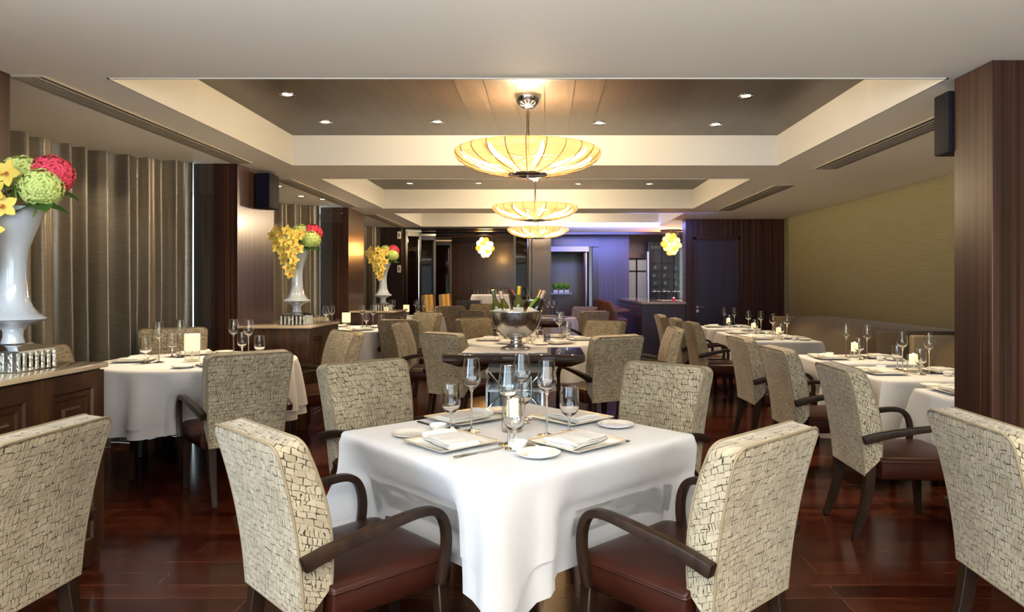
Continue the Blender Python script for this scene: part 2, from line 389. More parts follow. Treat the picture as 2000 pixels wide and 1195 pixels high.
wl = MB().box(XL-.15, XL, -2.7, -1.8, 0, ZC).box(XL-.15, XL, .8, 2.72, 0, ZC).box(XL-.15, XL, -1.8, .8, 0, .5).box(XL-.15, XL, -1.8, .8, 2.2, ZC)
struct(wl.build('wall_left', M['ebony'], smooth=False))
# pillars on the left with their grey jambs
for i, (a, b) in enumerate([(2.72, 3.54), (6.15, 6.98), (9.63, 10.46)]):
    struct(MB().box(-3.0, XL, a, b, 0, ZC).build('pillar', M['ebony'] if i == 0 else M['veneer'], smooth=False, bev=.004, seg=1))  # lighter veneer: light on the farther pillars' sides is put into the colour
    struct(MB().box(-3.9 if i == 0 else -3.165, -3.005, a+.005, b-.005, 0, ZC).build('wall_jamb', M['jamb'], smooth=False))
struct(MB().box(-2.99, XL+.002, 6.146, 6.15, 0, ZC).build('shaded_face_1', M['ebony'], smooth=False))  # dark sheet: shade on the pillar front is put into its colour
struct(MB().box(-2.99, XL+.002, 9.626, 9.63, 0, ZC).build('shaded_face_2', M['ebony'], smooth=False))  # next pillar's front, its shade painted as darker veneer
# big pillar at the right
struct(MB().box(2.17, 2.75, 3.31, 3.62, 0, ZC).build('pillar', M['ebony'], smooth=False, bev=.004, seg=1))
# bow windows behind curtains
def bow(yc, k, n=40, grow=0, zz=0):
    pts = []
    for i in range(n+1):
        th = -pi/2+pi*i/n
        e = 2/2.25
        cx = abs(cos(th))**e; sy = math.copysign(abs(sin(th))**e, sin(th))
        pts.append((XL-.06-(.93+grow)*cx, yc+(1.27+grow*.3)*sy))
    return pts
wn = 2
for bi, yc in enumerate(BAYS):
    g = MB(); pts = bow(yc, 0, 10, .2)
    for i in range(len(pts)-1):
        (x0, y0), (x1, y1) = pts[i], pts[i+1]
        g.add([(x0, y0, 0), (x1, y1, 0), (x1, y1, ZC), (x0, y0, ZC)], [(0, 1, 2, 3)])
    w = struct(thing('window_%d' % (bi+2)))
    fr = MB()
    for x, y in pts[1:-1]: fr.box(x-.02, x+.02, y-.02, y+.02, 0, ZC)
    struct(fr.build('window_frame', M['white'], w, smooth=False))
    struct(g.build('window_pane', M['pane'], w, smooth=False))
CURL = ['taupe satin curtain nearest the camera, beside the large flower vase', 'taupe satin curtain behind the middle flower vase', 'narrow visible taupe satin curtain behind the farthest flower vase']
for bi, yc in enumerate(BAYS):
    pts = bow(yc, 0, 420)
    # resample by arc length, add pleats
    L_ = [0]
    for i in range(1, len(pts)): L_.append(L_[-1]+math.dist(pts[i], pts[i-1]))
    tot = L_[-1]; nn = 520; mb = MB(); rows = 14; k = 0
    s0, s1 = .10, tot-.30
    base = []
    for j in range(nn+1):
        s = s0+(s1-s0)*j/nn
        while k < len(L_)-2 and L_[k+1] < s: k += 1
        f = (s-L_[k])/(L_[k+1]-L_[k]+1e-9); a, b = pts[k], pts[k+1]
        x = a[0]+(b[0]-a[0])*f; y = a[1]+(b[1]-a[1])*f; tx, ty = b[0]-a[0], b[1]-a[1]; l = math.hypot(tx, ty)+1e-9
        base.append((x, y, ty/l, -tx/l, s))
    vs = []; fs = []
    for r in range(rows+1):
        t = r/rows; z = ZC+.0-t*(ZC-.001)
        for x, y, nx, ny, s in base:
            ph = s*35+3.0*mnoise.noise(Vector((s*2.1, bi*9, 0)))+.55*mnoise.noise(Vector((s*3, t*1.6, 5)))*t
            amp = (.074+.034*mnoise.noise(Vector((s*3.1, 3+bi, .7))))*(.75+.45*t)
            d = amp*sin(ph)+.016*sin(ph*2.37+1)*(.6+.4*t)
            vs.append((x+nx*d, y+ny*d, z))
    n1 = nn+1
    for r in range(rows):
        for j in range(nn): fs.append((r*n1+j, r*n1+j+1, (r+1)*n1+j+1, (r+1)*n1+j))
    mb.add(vs, fs)
    tag(mb.build('curtain', M['curtain'], ang=80), CURL[bi], 'curtain', 'satin curtains in the bay windows')

# ---- vents
def vent(x0, x1, y0, y1, label):
    t = thing('ceiling_vent', label, 'vent', ((x0+x1)/2, (y0+y1)/2, ZC), 0, 'linear ceiling vents')
    w, l = (x1-x0)/2, (y1-y0)/2
    MB().box(-w, w, -l, l, -.004, .0).build('slot_shade', M['vent'], t, smooth=False)  # flat dark sheet standing in for the shade inside the slots
    f = MB(); f.box(-w-.012, -w, -l-.012, l+.012, -.010, 0).box(w, w+.012, -l-.012, l+.012, -.010, 0).box(-w, w, -l-.012, -l, -.010, 0).box(-w, w, l, l+.012, -.010, 0)
    f.build('frame', M['ventrim'], t, smooth=False)
    for i in range(4):
        x = -w+2*w*(i+1)/5
        MB().box(x-.008, x+.008, -l, l, -.012, -.004).build('blade', M['ventrim'], t, smooth=False)
vent(-2.78, -2.62, 3.56, 6.08, 'long linear ceiling vent above the near left round table')
vent(-2.78, -2.62, 7.02, 9.5, 'linear ceiling vent above the middle left sideboard')
vent(-2.78, -2.62, 10.5, 12.8, 'farthest linear ceiling vent on the window side')
vent(2.53, 2.72, 3.7, 6.38, 'linear ceiling vent beside the right pillar speaker')
vent(2.53, 2.72, 7.45, 9.98, 'farther linear ceiling vent on the olive wall side')

# ---- downlights
def mk_down():
    t = thing('downlight')
    MB().lathe([(.032, -.001), (.045, -.004), (.052, -.006), (.056, -.003), (.056, 0), (.032, 0)], 24).build('trim_ring', M['chrome'], t)
    MB().lathe([(.0, -.0015), (.033, -.0015)], 20).build('lamp', M['downlamp'], t)
    return t
DL = [(-1.84, 4.88, ZP, 'downlight nearest the camera left of the big pendant'), (1.45, 4.92, ZP, 'downlight nearest the camera right of the big pendant'),
      (-1.83, 5.70, ZP, 'outer left downlight along the far edge of the near coffer'), (-.90, 5.70, ZP, 'inner left downlight along the far edge of the near coffer'),
      (.46, 5.74, ZP, 'inner right downlight along the far edge of the near coffer'), (1.45, 5.79, ZP, 'outer right downlight along the far edge of the near coffer'),
      (-1.81, 9.15, ZP, 'outer left downlight in the second coffer'), (-.885, 9.15, ZP, 'inner left downlight in the second coffer'),
      (.45, 9.2, ZP, 'inner right downlight in the second coffer'), (1.41, 9.2, ZP, 'outer right downlight in the second coffer'),
      (-2.95, 7.55, ZC, 'small soffit spotlight nearest the mounted left speaker'), (-3.0, 8.4, ZC, 'small soffit spotlight above the middle curtain'), (-2.83, 8.7, ZC, 'small soffit spotlight near the second left vent')]
for x, y, z, l in DL:
    place('downlight', mk_down, (x, y, z), 0, l, 'ceiling light', 'recessed downlights')
    spot('downlight_beam', (x, y, z-.03), 38 if z == ZP else 22, (1, .78, .50), 110, .8)
for x, y in ((-.115, 2.7), (2.6, 4.3), (2.6, 5.7), (2.6, 7.8), (2.6, 8.8), (2.6, 9.9), (-2.52, 5.0), (-2.5, 8.5), (-2.45, 11.7), (-.1, 7.2), (-.1, 11.9)):
    spot('table_beam', (x, y, ZC-.04 if abs(x) > 2.2 or y == 2.7 else ZP-.04), 5 if y == 2.7 else 76, (1, .80, .52), 66, .9)

# ---- pendants
def pendant_bulb(): return MB().sphere((0, 0, 0), .024, 10, 7, (1, 1, 1.7))
def mk_pendant():
    t = thing('pendant_lamp')
    # bowl profile (r, z) relative to coffer panel height
    zr = 2.285-ZP
    prof = [(.505, zr), (.523, zr-.012), (.522, zr-.035), (.500, zr-.066), (.455, zr-.098), (.39, zr-.126), (.31, zr-.148), (.22, zr-.163), (.14, zr-.170)]
    n = 144; rs = []
    for r, z in prof:
        rs.append([((r*(1+.010*abs(sin(12*th))) )*cos(th), (r*(1+.010*abs(sin(12*th))))*sin(th), z) for th in [2*pi*j/n for j in range(n)]])
    MB().rings(rs, False, False).build('glass_bowl', M['bowl'], t, ang=60)
    rb = MB()
    for k in range(24):
        a = 2*pi*k/24
        rb.tube([(r*1.002*cos(a), r*1.002*sin(a), z-.001) for r, z in prof], .003, 5)
    rb.build('rib', M['bowl'], t)
    MB().lathe([(0, zr-.185), (.10, zr-.183), (.138, zr-.178), (.142, zr-.170), (.12, zr-.166), (0, zr-.166)], 32).build('bottom_disc', M['chrome'], t)
    MB().sphere((0, 0, zr-.192), .012, 12, 8).build('finial', M['chrome'], t)
    MB().tube([(0, 0, zr-.17), (0, 0, -.09)], .011, 12).build('stem', M['chrome'], t)
    MB().lathe([(.0, -.097), (.03, -.095), (.06, -.080), (.085, -.05), (.095, -.018), (.097, 0), (0, 0)], 32).build('canopy', M['chrome'], t)
    sp = MB()
    for k in range(8):
        a = 2*pi*(k+.3)/8
        sp.tube([(.0, 0, zr-.05), (.26*cos(a), .26*sin(a), zr-.055)], .006, 6)
    sp.build('lamp_arm', M['chrome'], t)
    for k in range(8):
        a = 2*pi*(k+.3)/8
        pts = [(r*cos(a), r*sin(a), z) for r, z in ((.20, zr-.128), (.30, zr-.112), (.40, zr-.085), (.455, zr-.055), (.475, zr-.025))]
        MB().tube(pts, [.012, .017, .017, .014, .008], 8).build('lamp_tube', M['bulb'], t)
    return t
PL = ['nearest and largest looking ribbed glass bowl pendant', 'middle of the three ribbed glass bowl pendants', 'farthest of the three ribbed glass bowl pendants']
for (x, y), l in zip([(-.122, 4.915), (-.119, 8.40), (-.115, 11.67)], PL):
    place('pendant', mk_pendant, (x, y, ZP), 0, l, 'pendant lamp', 'glass bowl pendants')
    point('pendant_glow', (x, y, 2.37), 88, (1, .76, .46), .10)

for bx, by in ((-3.35, 4.3), (-3.35, 5.3), (-3.35, 7.8), (-3.35, 8.8)): spot('bay_fill', (bx, by, ZC-.02), 13, (1, .84, .62), 120, .9)  # added spots without fixtures, to brighten the curtains and soffit
# ---- speakers
def mk_speaker():
    t = thing('wall_speaker')
    MB().box(-.07, .07, -.12, .12, -.165, .165).build('cabinet', M['black'], t, bev=.012)
    MB().box(-.066, .066, -.124, -.118, -.155, .155).build('grille', M['grille'], t, bev=.003, seg=1)
    MB().box(-.08, -.06, -.03, .03, -.04, .04).build('bracket', M['chrome'], t, bev=.004)
    return t
place('speaker', mk_speaker, (XL+.08, 6.62, 2.22), 0, 'black wall speaker mounted on the second left wood pillar', 'speaker', 'wall speakers')
place('speaker', mk_speaker, (2.268, 3.702, 2.19), R(90), 'dark wall speaker half hidden behind the big right pillar', 'speaker', 'wall speakers')

# ================================================================ CHAIRS
def sm(a, b, x):
    t = min(1, max(0, (x-a)/(b-a))); return t*t*(3-2*t)
def mk_chair():
    t = thing('dining_armchair')
    # backrest: lofted slab
    N = 22; rs = []; rc = .046
    def prof(u):
        yr = -.245-.022*u-.074*u*u; yf = -.152-.020*u-.085*u*u+.012*sin(pi*u)
        zr = .335+u*(.872-.335); zf = .425+u*(.880-.425)
        w = .213+.030*u
        return yr, yf, zr, zf, w
    us = [i/14*.93 for i in range(15)]+[.93+.07*sin(pi/2*k/7) for k in range(1, 8)]
    e = .012
    for u in us:
        yr, yf, zr, zf, w = prof(u)
        d = (u-.93)/.07 if u > .93 else 0
        w -= rc*(1-sqrt(max(0, 1-d*d)))
        ins = .008*(1-sqrt(max(0, 1-d*d)))
        yr += ins; yf -= ins
        if u == 0: pass
        ring = []
        cr = .010
        for (cx, cy, a0) in ((w-cr, yf-cr, 0), (-w+cr, yf-cr, 90), (-w+cr, yr+cr, 180), (w-cr, yr+cr, 270)):
            for k in range(4):
                a = R(a0+30*k); x = cx+cr*cos(a); y = cy+cr*sin(a)
                f = (y-yr)/(yf-yr); z = zr+(zf-zr)*f
                ring.append((x, y, z))
        # slight pillow on the faces: extra points at mid faces
        rs.append(ring)
    MB().rings(rs).build('backrest', M['fabric'], t, ang=50)
    pp = MB()
    for rear in (True, False):
        path = []
        for u in us:
            yr, yf, zr, zf, w = prof(u); d = (u-.93)/.07 if u > .93 else 0
            w -= rc*(1-sqrt(max(0, 1-d*d))); path.append((w-.002, (yr+.003) if rear else (yf-.003), zr if rear else zf))
        full = [(-x, y, z) for x, y, z in path]+path[::-1]
        if rear: full = full+[full[0]]
        pp.tube(full, .0042, 6)
    pp.build('piping', M['pipe'], t)
    # seat
    rs = []
    def outline(g, z, crown=0):
        pts = []; x0, y0, y1 = .238+g, -.165-g*0, .272+g
        x1 = .247+g; c_ = .035
        for (cx, cy, a0, xx) in ((x1-c_, y1-c_, 0, 1), (-x1+c_, y1-c_, 90, 1), (-x0+.01, y0+.01, 180, 0), (x0-.01, y0+.01, 270, 0)):
            rr = c_ if xx else .01
            for k in range(6):
                a = R(a0+18*k); pts.append((cx+rr*cos(a), cy+rr*sin(a), z))
        return pts
    for g, z in ((-.012, .318), (0, .328), (.002, .37), (0, .405), (-.002, .416), (-.014, .427), (-.05, .434), (-.11, .440), (-.17, .443)): rs.append(outline(g, z))
    MB().rings(rs).build('seat', M['leather'], t, ang=60)
    MB().tube(outline(.001, .408)+[outline(.001, .408)[0]], .0045, 6).build('seat_piping', M['leather'], t)
    # legs
    for sx in (-1, 1):
        m = MB(); m.bar((sx*.222, .232, .325), (sx*.232, .250, 0), .048, .048, .030, .030); m.build('leg', M['legwood'], t, bev=.004, seg=1)
        m = MB(); m.strap([(sx*.190, -.205, .40), (sx*.190, -.212, .30), (sx*.191, -.232, .18), (sx*.193, -.262, .08), (sx*.195, -.292, 0)], (1, 0, 0), [.046, .046, .042, .036, .030], [.05, .05, .044, .038, .032])
        m.build('leg', M['legwood'], t, bev=.003, seg=1)
        # arm
        ctl = [(.244, -.262, .522), (.252, -.17, .548), (.262, -.05, .572), (.268, .06, .588), (.270, .125, .592), (.270, .165, .586), (.270, .194, .568), (.270, .212, .538), (.269, .221, .50), (.268, .222, .455), (.267, .214, .40), (.265, .198, .335)]
        # refine by Catmull-Rom
        P_ = [Vector((sx*x, y, z)) for x, y, z in ctl]; pts = []
        for i in range(len(P_)-1):
            p0, p1, p2, p3 = P_[max(0, i-1)], P_[i], P_[i+1], P_[min(len(P_)-1, i+2)]
            for k in range(4):
                f = k/4; pts.append(.5*((2*p1)+(-p0+p2)*f+(2*p0-5*p1+4*p2-p3)*f*f+(-p0+3*p1-3*p2+p3)*f**3))
        pts.append(P_[-1]); n_ = len(pts)
        th = [.042-.014*sm(0, .35, i/(n_-1))-.004*sm(.8, 1, i/(n_-1)) for i in range(n_)]
        m = MB().strap(pts, (1, 0, 0), .034, th)
        m.build('armrest', M['legwood'], t, bev=.006, seg=2)
    return t
CHAIRS = []
def chair(x, y, deg, label, group, sc=1.0):
    CHAIRS.append((x, y, R(deg), sc))
    return place('chair', mk_chair, (x, y, 0), R(deg), label, 'chair', group, sc)
G1 = 'armchairs around the front square table'; G2 = 'armchairs around the near left round table'; G3 = 'armchairs around the centre table'
G4 = 'armchairs along the banquette tables'; G5 = 'armchairs around the middle left round table'; G6 = 'armchairs at the far tables'; G7 = 'armchairs cut by the frame'
chair(-.673, 2.291, -45.1, 'textured armchair at the front square table, its back to the camera on the left', G1)
chair(.47, 2.256, 42.6, 'textured armchair at the front square table, its back to the camera on the right', G1)
chair(-.78, 3.50, -136, 'armchair facing the camera on the far left side of the front square table', G1, 1.03)
chair(.464, 3.45, 138, 'armchair facing the camera on the far right side of the front square table', G1, 1.02)
chair(-1.985, 4.38, 40, 'armchair with its back to the camera at the near left round table', G2, 1.035)
chair(-3.02, 5.58, -149, 'armchair before the curtain end, behind the near left round table', G2, 1.08)
chair(-3.30, 4.85, -90, 'armchair mostly hidden behind the near sideboard, at the round table', G2, 1.0)
chair(-1.967, 5.786, 130, 'armchair turned to the camera between the near round table and middle sideboard', G2, 1.045)
chair(-.735, 6.26, -36, 'armchair with its back to the camera left of the silver wine bowl', G3, 1.02)
chair(.465, 5.965, 29, 'armchair with its back to the camera right of the silver wine bowl', G3, 1.02)
chair(1.0, 6.80, 89, 'armchair seen from its side at the right end of the centre table', G3, 1.02)
chair(-1.233, 7.273, -88, 'armchair seen from its side at the left end of the centre table', G3, 1.045)
chair(-.661, 8.156, -134, 'armchair facing the camera behind the centre table, left of the bowl', G3, 1.04)
chair(.494, 7.503, 139, 'armchair facing the camera behind the centre table, right of the bowl', G3, 1.04)
chair(-1.70, 8.39, -6, 'armchair with its back to the camera at the middle left round table', G5, 1.03)
chair(-1.83, 9.35, 141, 'armchair turned to the camera on the right of the middle left round table', G5, 1.06)
chair(-3.03, 9.0, -150, 'armchair behind the middle flower vase, lit from above', G5, 1.0)
chair(-1.74, 12.1, 20, 'armchair with its back to the camera at the farthest left round table', G6, 1.08)
chair(-2.9, 12.35, -150, 'armchair facing the camera behind the farthest left round table', G6, 1.0)
chair(-1.35, 12.9, 150, 'armchair facing the camera just left of the wine bowl, far back', G6, 1.08)
chair(-1.02, 11.3, -30, 'armchair with its back to the camera behind the wine bowl, far back', G6, 1.03)
chair(.68, 11.2, 25, 'far armchair with its back to the camera near the bar stools', G6, 1.02)
chair(.62, 12.7, 150, 'farthest armchair facing the camera near the bar stools', G6, 1.03)
chair(1.901, 3.727, -92, 'nearest armchair of the row along the banquette tables', G4)
chair(1.928, 4.83, -87, 'second armchair from the camera in the banquette row', G4)
chair(1.954, 5.823, -87.2, 'third armchair from the camera in the banquette row', G4)
chair(1.95, 7.76, -87, 'fourth armchair from the camera in the banquette row', G4, 1.02)
chair(1.915, 8.45, -90, 'fifth armchair from the camera in the banquette row', G4, 1.03)
chair(1.896, 9.453, -90, 'farthest armchair of the banquette row, nearest the door', G4, 1.03)
chair(-1.837, 2.13, 86.5, 'armchair cut by the left edge of the photo, in front of the sideboard', G7)
chair(1.718, 2.237, -92, 'armchair cut by the right edge of the photo, in front of the pillar', G7)

# ================================================================ TABLES AND CLOTHS
def push(p, zt):
    """cloth gives way to the chairs tucked under the table"""
    x, y, z = p
    if z > zt-.02: return p
    for cx, cy, a, sc in CHAIRS:
        dx, dy = x-cx, y-cy
        if dx*dx+dy*dy > .36: continue
        ca, sa = cos(a), sin(a)
        u = (dx*ca+dy*sa)/sc; v = (-dx*sa+dy*ca)/sc; zz = z/sc
        if abs(u) > .42 or v < -.34: continue
        lim = .30+(.250-.30)*min(1, max(0, (zz-.40)/.22))
        w = (1-sm(.30, .44, abs(u)))*min(1, max(0, 1-(z-.58)/(zt-.03-.58)))
        if w > 0 and v < lim:
            v2 = v+(lim-v)*w
            u_, v_ = u*sc, v2*sc
            x = cx+u_*ca-v_*sa; y = cy+u_*sa+v_*ca
    return (x, y, z)
def square_cloth(c, hx, hy, rot, zt, drop, tail, seed, under=False, fold=.10):
    rnd = random.Random(seed); rad = .022
    cx, cy = c; nside = 26; per = []
    for k, (ax, ay, bx, by) in enumerate([(-1,-1,1,-1), (1,-1,1,1), (1,1,-1,1), (-1,1,-1,-1)]):
        L = 2*(hx if ay == by else hy)
        for i in range(nside):
            # denser near corners
            f = .5-.5*cos(pi*i/nside); f = .5*f+.5*i/nside
            x = (ax+(bx-ax)*f)*hx; y = (ay+(by-ay)*f)*hy
            s = min(f, 1-f)*L
            nx, ny = (0, ay) if ay == by else (ax, 0)
            w = exp(-(s/.045)**2)
            sgx, sgy = ((ax if f < .5 else bx), (ay if f < .5 else by))
            dx, dy = nx*(1-.5*w)+ (sgx*.707 - nx*.5)*w, ny*(1-.5*w)+(sgy*.707-ny*.5)*w
            l = math.hypot(dx, dy); per.append((x, y, dx/l, dy/l, s, k*10+f*L))
    rings = []; off0 = -.006 if under else 0
    ztop = zt-(.004 if under else 0)
    cr, sr = cos(rot), sin(rot)
    T = lambda x, y, z: push((cx+x*cr-y*sr, cy+x*sr+y*cr, z), zt)
    ph = [rnd.uniform(0, 6) for _ in range(4)]
    if not under:
        for f in (.25, .6, .9): rings.append([T(x*f, y*f, ztop) for x, y, *_ in per])
    for k in range(4):
        a = pi/2*k/3
        rings.append([T(x+dx*(off0-rad+rad*sin(a)), y+dy*(off0-rad+rad*sin(a)), ztop-rad+rad*cos(a)) for x, y, dx, dy, s, q in per])
    K = 14
    for k in range(1, K+1):
        t = k/K; ring = []
        for x, y, dx, dy, s, q in per:
            cw = exp(-(s/.11)**2)
            d = drop+(tail-drop)*cw
            z = ztop-rad-(d-rad)*t
            zz = (ztop-z)
            out = off0+.012*t+fold*(zz/.3)*exp(-(s/.045)**2)*.8-.030*(zz/.3)*exp(-((s-.15)/.05)**2)+.014*t*sin(q*9+ph[int(q//10) % 4])*min(1, s/.2)
            tx, ty = -dy, dx
            ring.append(T(x+dx*out, y+dy*out, z))
        rings.append(ring)
    return MB().rings(rings, not under, False)
def round_cloth(c, r, zt, drop, seed, under=False, nf=17, amp=.062):
    rnd = random.Random(seed); n = 208; rad = .02; off0 = -.006 if under else 0; ztop = zt-(.004 if under else 0)
    p = [rnd.uniform(0, 6) for _ in range(3)]; rings = []
    T = lambda q: push(q, zt)
    th = [2*pi*j/n for j in range(n)]
    if not under:
        for f in (.3, .7, .95): rings.append([(c[0]+r*f*cos(a), c[1]+r*f*sin(a), ztop) for a in th])
    for k in range(4):
        b = pi/2*k/3; rr = r+off0-rad+rad*sin(b)
        rings.append([(c[0]+rr*cos(a), c[1]+rr*sin(a), ztop-rad+rad*cos(b)) for a in th])
    K = 12
    for k in range(1, K+1):
        t = k/K; ring = []
        for a in th:
            w = sin(nf*a+p[0]+.8*sin(2*a+p[1])); w = math.copysign(abs(w)**.7, w)
            rr = r+off0+t**.7*(.035+amp*w*(.8+.35*sin(3*a+p[2])))
            ring.append(T((c[0]+rr*cos(a), c[1]+rr*sin(a), ztop-rad-(drop-rad)*t)))
        rings.append(ring)
    return MB().rings(rings, not under, False)
def table_square(c, hx, hy, rot, zt, name, drop, tail, seed, udrop=None):
    t = thing('dining_table', 'table frame under the white cloth of the '+name, 'table', (c[0], c[1], 0), rot, 'cloth covered tables')
    MB().box(-hx+.03, hx-.03, -hy+.03, hy-.03, zt-.035, zt-.008).build('tabletop', M['legwood'], t, bev=.004, seg=1)
    for sx in (-1, 1):
        for sy in (-1, 1):
            MB().bar((sx*(hx-.14), sy*(hy-.14), zt-.03), (sx*(hx-.15), sy*(hy-.15), 0), .05, .05, .032, .032).build('leg', M['legwood'], t, bev=.003, seg=1)
    tag(square_cloth(c, hx, hy, rot, zt, drop, tail, seed).build('tablecloth', M['linen'], ang=70), 'white top tablecloth over the '+name, 'tablecloth', 'white tablecloths')
    if udrop:
        tag(square_cloth(c, hx, hy, rot, zt, udrop, udrop+.17, seed, True).build('undercloth', M['linen'], ang=70), 'longer white undercloth below the top cloth of '+name, 'tablecloth', 'white underclothes')
def table_round(c, r, zt, name, drop, udrop, seed):
    t = thing('round_table', 'table frame under the white cloth of the '+name, 'table', (c[0], c[1], 0), R(10), 'cloth covered tables')
    MB().lathe([(0, zt-.035), (r-.03, zt-.035), (r-.028, zt-.008), (0, zt-.008)], 48).build('tabletop', M['legwood'], t)
    for k in range(4):
        a = pi/4+k*pi/2
        MB().bar((.66*r*cos(a), .66*r*sin(a), zt-.03), (.70*r*cos(a), .70*r*sin(a), 0), .05, .05, .030, .030).build('leg', M['legwood'], t, bev=.003, seg=1)
    tag(round_cloth(c, r, zt, drop, seed).build('tablecloth', M['linen'], ang=70), 'white top tablecloth over the '+name, 'tablecloth', 'white tablecloths')
    tag(round_cloth(c, r, zt, udrop, seed, True).build('undercloth', M['linen'], ang=70), 'longer white undercloth below the top cloth of '+name, 'tablecloth', 'white underclothes')
FT = 'front square table'; RT1 = 'near left round table'; RT2 = 'middle left round table'; RT3 = 'farthest left round table'; CT = 'centre table behind wine bowl'; CT3 = 'far centre table'
BT = ['banquette table behind the pillar', 'second banquette table from camera', 'third banquette table from camera', 'fourth banquette table from camera', 'fifth banquette table from camera', 'farthest banquette table by door']
ZF, ZR, ZB, ZCN = .75, .77, .70, .75
table_square((-.11, 2.64), .485, .485, R(43), ZF, FT, .275, .36, 3, .385)
table_round((-2.52, 5.0), .67, ZR, RT1, .36, .42, 5)
table_round((-2.48, 8.55), .67, ZR, RT2, .36, .42, 6)
table_round((-2.40, 11.75), .67, ZR, RT3, .36, .42, 7)
table_round((-.1, 7.0), .72, ZCN, CT, .34, .41, 8)
table_round((-.15, 11.95), .70, ZCN, CT3, .34, .41, 9)
BY = [(3.675, 4.10), (4.44, 5.13), (5.40, 6.08), (7.45, 8.10), (8.32, 9.04), (9.62, 10.33)]
BX = [(2.21, 2.98), (2.19, 2.99), (2.215, 3.0), (2.28, 3.04), (2.27, 3.03), (2.30, 3.05)]
for i, ((y0, y1), (x0, x1)) in enumerate(zip(BY, BX)):
    table_square(((x0+x1)/2, (y0+y1)/2), (x1-x0)/2, (y1-y0)/2, 0, ZB, BT[i], .30, .38, 20+i, .38 if i in (1, 2) else None)

# ================================================================ TABLEWARE
def mk_wine():
    t = thing('wine_glass')
    MB().lathe([(.037, .0), (.037, .0015), (.02, .004), (.006, .010), (.0042, .02), (.0036, .08), (.004, .150), (.007, .160)], 24, cap1=False).build('stem', M['glass'], t)
    MB().lathe([(.007, .160), (.020, .170), (.031, .183), (.0375, .199), (.0375, .212), (.0345, .235), (.031, .26), (.0285, .284), (.0278, .2845), (.0305, .259), (.034, .234), (.0368, .212), (.0368, .2), (.030, .184), (.019, .172), (0, .166)], 28, cap0=False).build('bowl', M['glass'], t)
    return t
def mk_water():
    t = thing('water_goblet')
    MB().lathe([(.035, 0), (.035, .0015), (.018, .004), (.006, .010), (.0045, .02), (.0045, .05), (.008, .060)], 24, cap1=False).build('stem', M['glass'], t)
    MB().lathe([(.008, .060), (.022, .069), (.033, .082), (.0375, .098), (.0378, .12), (.0365, .15), (.0345, .178), (.0338, .1785), (.0357, .15), (.037, .12), (.0367, .098), (.032, .084), (.021, .072), (0, .066)], 28, cap0=False).build('bowl', M['glass'], t)
    return t
def mk_tumbler():
    return MB().lathe([(0, 0), (.030, 0), (.032, .004), (.036, .09), (.035, .09), (.031, .008), (0, .008)], 24).build('tumbler', M['glass'])
def mk_plate():
    t = thing('square_plate'); h = .127; rs = []
    def sq(hh, z, rr=.012):
        pts = []
        for (sx, sy, a0) in ((1, 1, 0), (-1, 1, 90), (-1, -1, 180), (1, -1, 270)):
            for k in range(4):
                a = R(a0+30*k); pts.append((sx*(hh-rr)+rr*cos(a), sy*(hh-rr)+rr*sin(a), z))
        return pts
    rs = [sq(.06, 0), sq(.085, .001), sq(h-.002, .013), sq(h, .016), sq(h-.003, .0165), sq(.098, .0075), sq(.09, .005), sq(.05, .005)]
    MB().rings(rs).build('dish', M['porcelain'], t, ang=50)
    MB().rings([sq(h-.001, .0158), sq(h+.0006, .0168), sq(h-.003, .0174), sq(h-.0065, .0158)], False, False).build('gilt_edge', M['gold'], t)
    return t
def mk_napkin():
    t = thing('folded_napkin'); z = 0
    m = MB()
    for k in range(3):
        w = .058-.002*k; l = .105-.002*k
        ring = []
        rs = []
        for x in [-1+2*i/14 for i in range(15)]:
            dz = .0012*sin(x*5+k); rs.append([(x*l, -w, z+dz), (x*l, -w-.003, z+.003+dz), (x*l, -w, z+.006+dz), (x*l, w+.004*sin(x*3+k), z+.006+dz), (x*l, w+.006, z+.003+dz), (x*l, w, z+dz)])
        m.rings(rs); z += .0062
    m.build('fold', M['napkin'], t, ang=40)
    f = MB()
    for k in range(4):
        f.tube([(.075+.007*k, -.062-.002*k, .012+.002*k), (.080+.006*k, 0, .020+.0015*k), (.082+.006*k, .064, .012+.002*k)], .0055, 7)
    f.build('rolled_edge', M['napkin'], t)
    return t
def mk_bread():
    return MB().lathe([(.0, 0), (.038, 0), (.042, .002), (.068, .010), (.073, .014), (.0735, .0155), (.072, .0155), (.05, .0075), (.04, .006), (0, .006)], 40).build('bread_plate', M['porcelain'])
def mk_butter():
    return MB().lathe([(0, 0), (.020, 0), (.022, .004), (.031, .020), (.034, .030), (.033, .0305), (.029, .020), (.018, .007), (0, .006)], 30).build('butter_dish', M['porcelain'])
def mk_knife():
    t = thing('table_knife')
    MB().rings([[(x, -w, 0), (x, w, 0), (x, w*.8, h), (x, -w*.8, h)] for x, w, h in ((-.105, .004, .003), (-.10, .006, .005), (-.04, .005, .005), (-.01, .004, .004))]).build('handle', M['steel'], t)
    MB().rings([[(x, -w, 0), (x, w, 0), (x, w, h), (x, -w, h)] for x, w, h in ((-.01, .004, .004), (.0, .008, .0025), (.07, .009, .002), (.095, .006, .002), (.105, .001, .0015))]).build('blade', M['steel'], t)
    return t
def mk_fork():
    t = thing('table_fork')
    MB().rings([[(x, -w, z), (x, w, z), (x, w*.8, z+.0035), (x, -w*.8, z+.0035)] for x, w, z in ((-.095, .006, 0), (-.09, .0075, 0), (-.03, .004, .004), (.02, .003, .008), (.035, .008, .007), (.05, .011, .005))]).build('handle', M['steel'], t)
    for k in range(4):
        y = -.009+.006*k
        MB().tube([(.048, y, .0065), (.07, y, .006), (.092, y*.97, .011)], .0014, 6).build('tine', M['steel'], t)
    return t
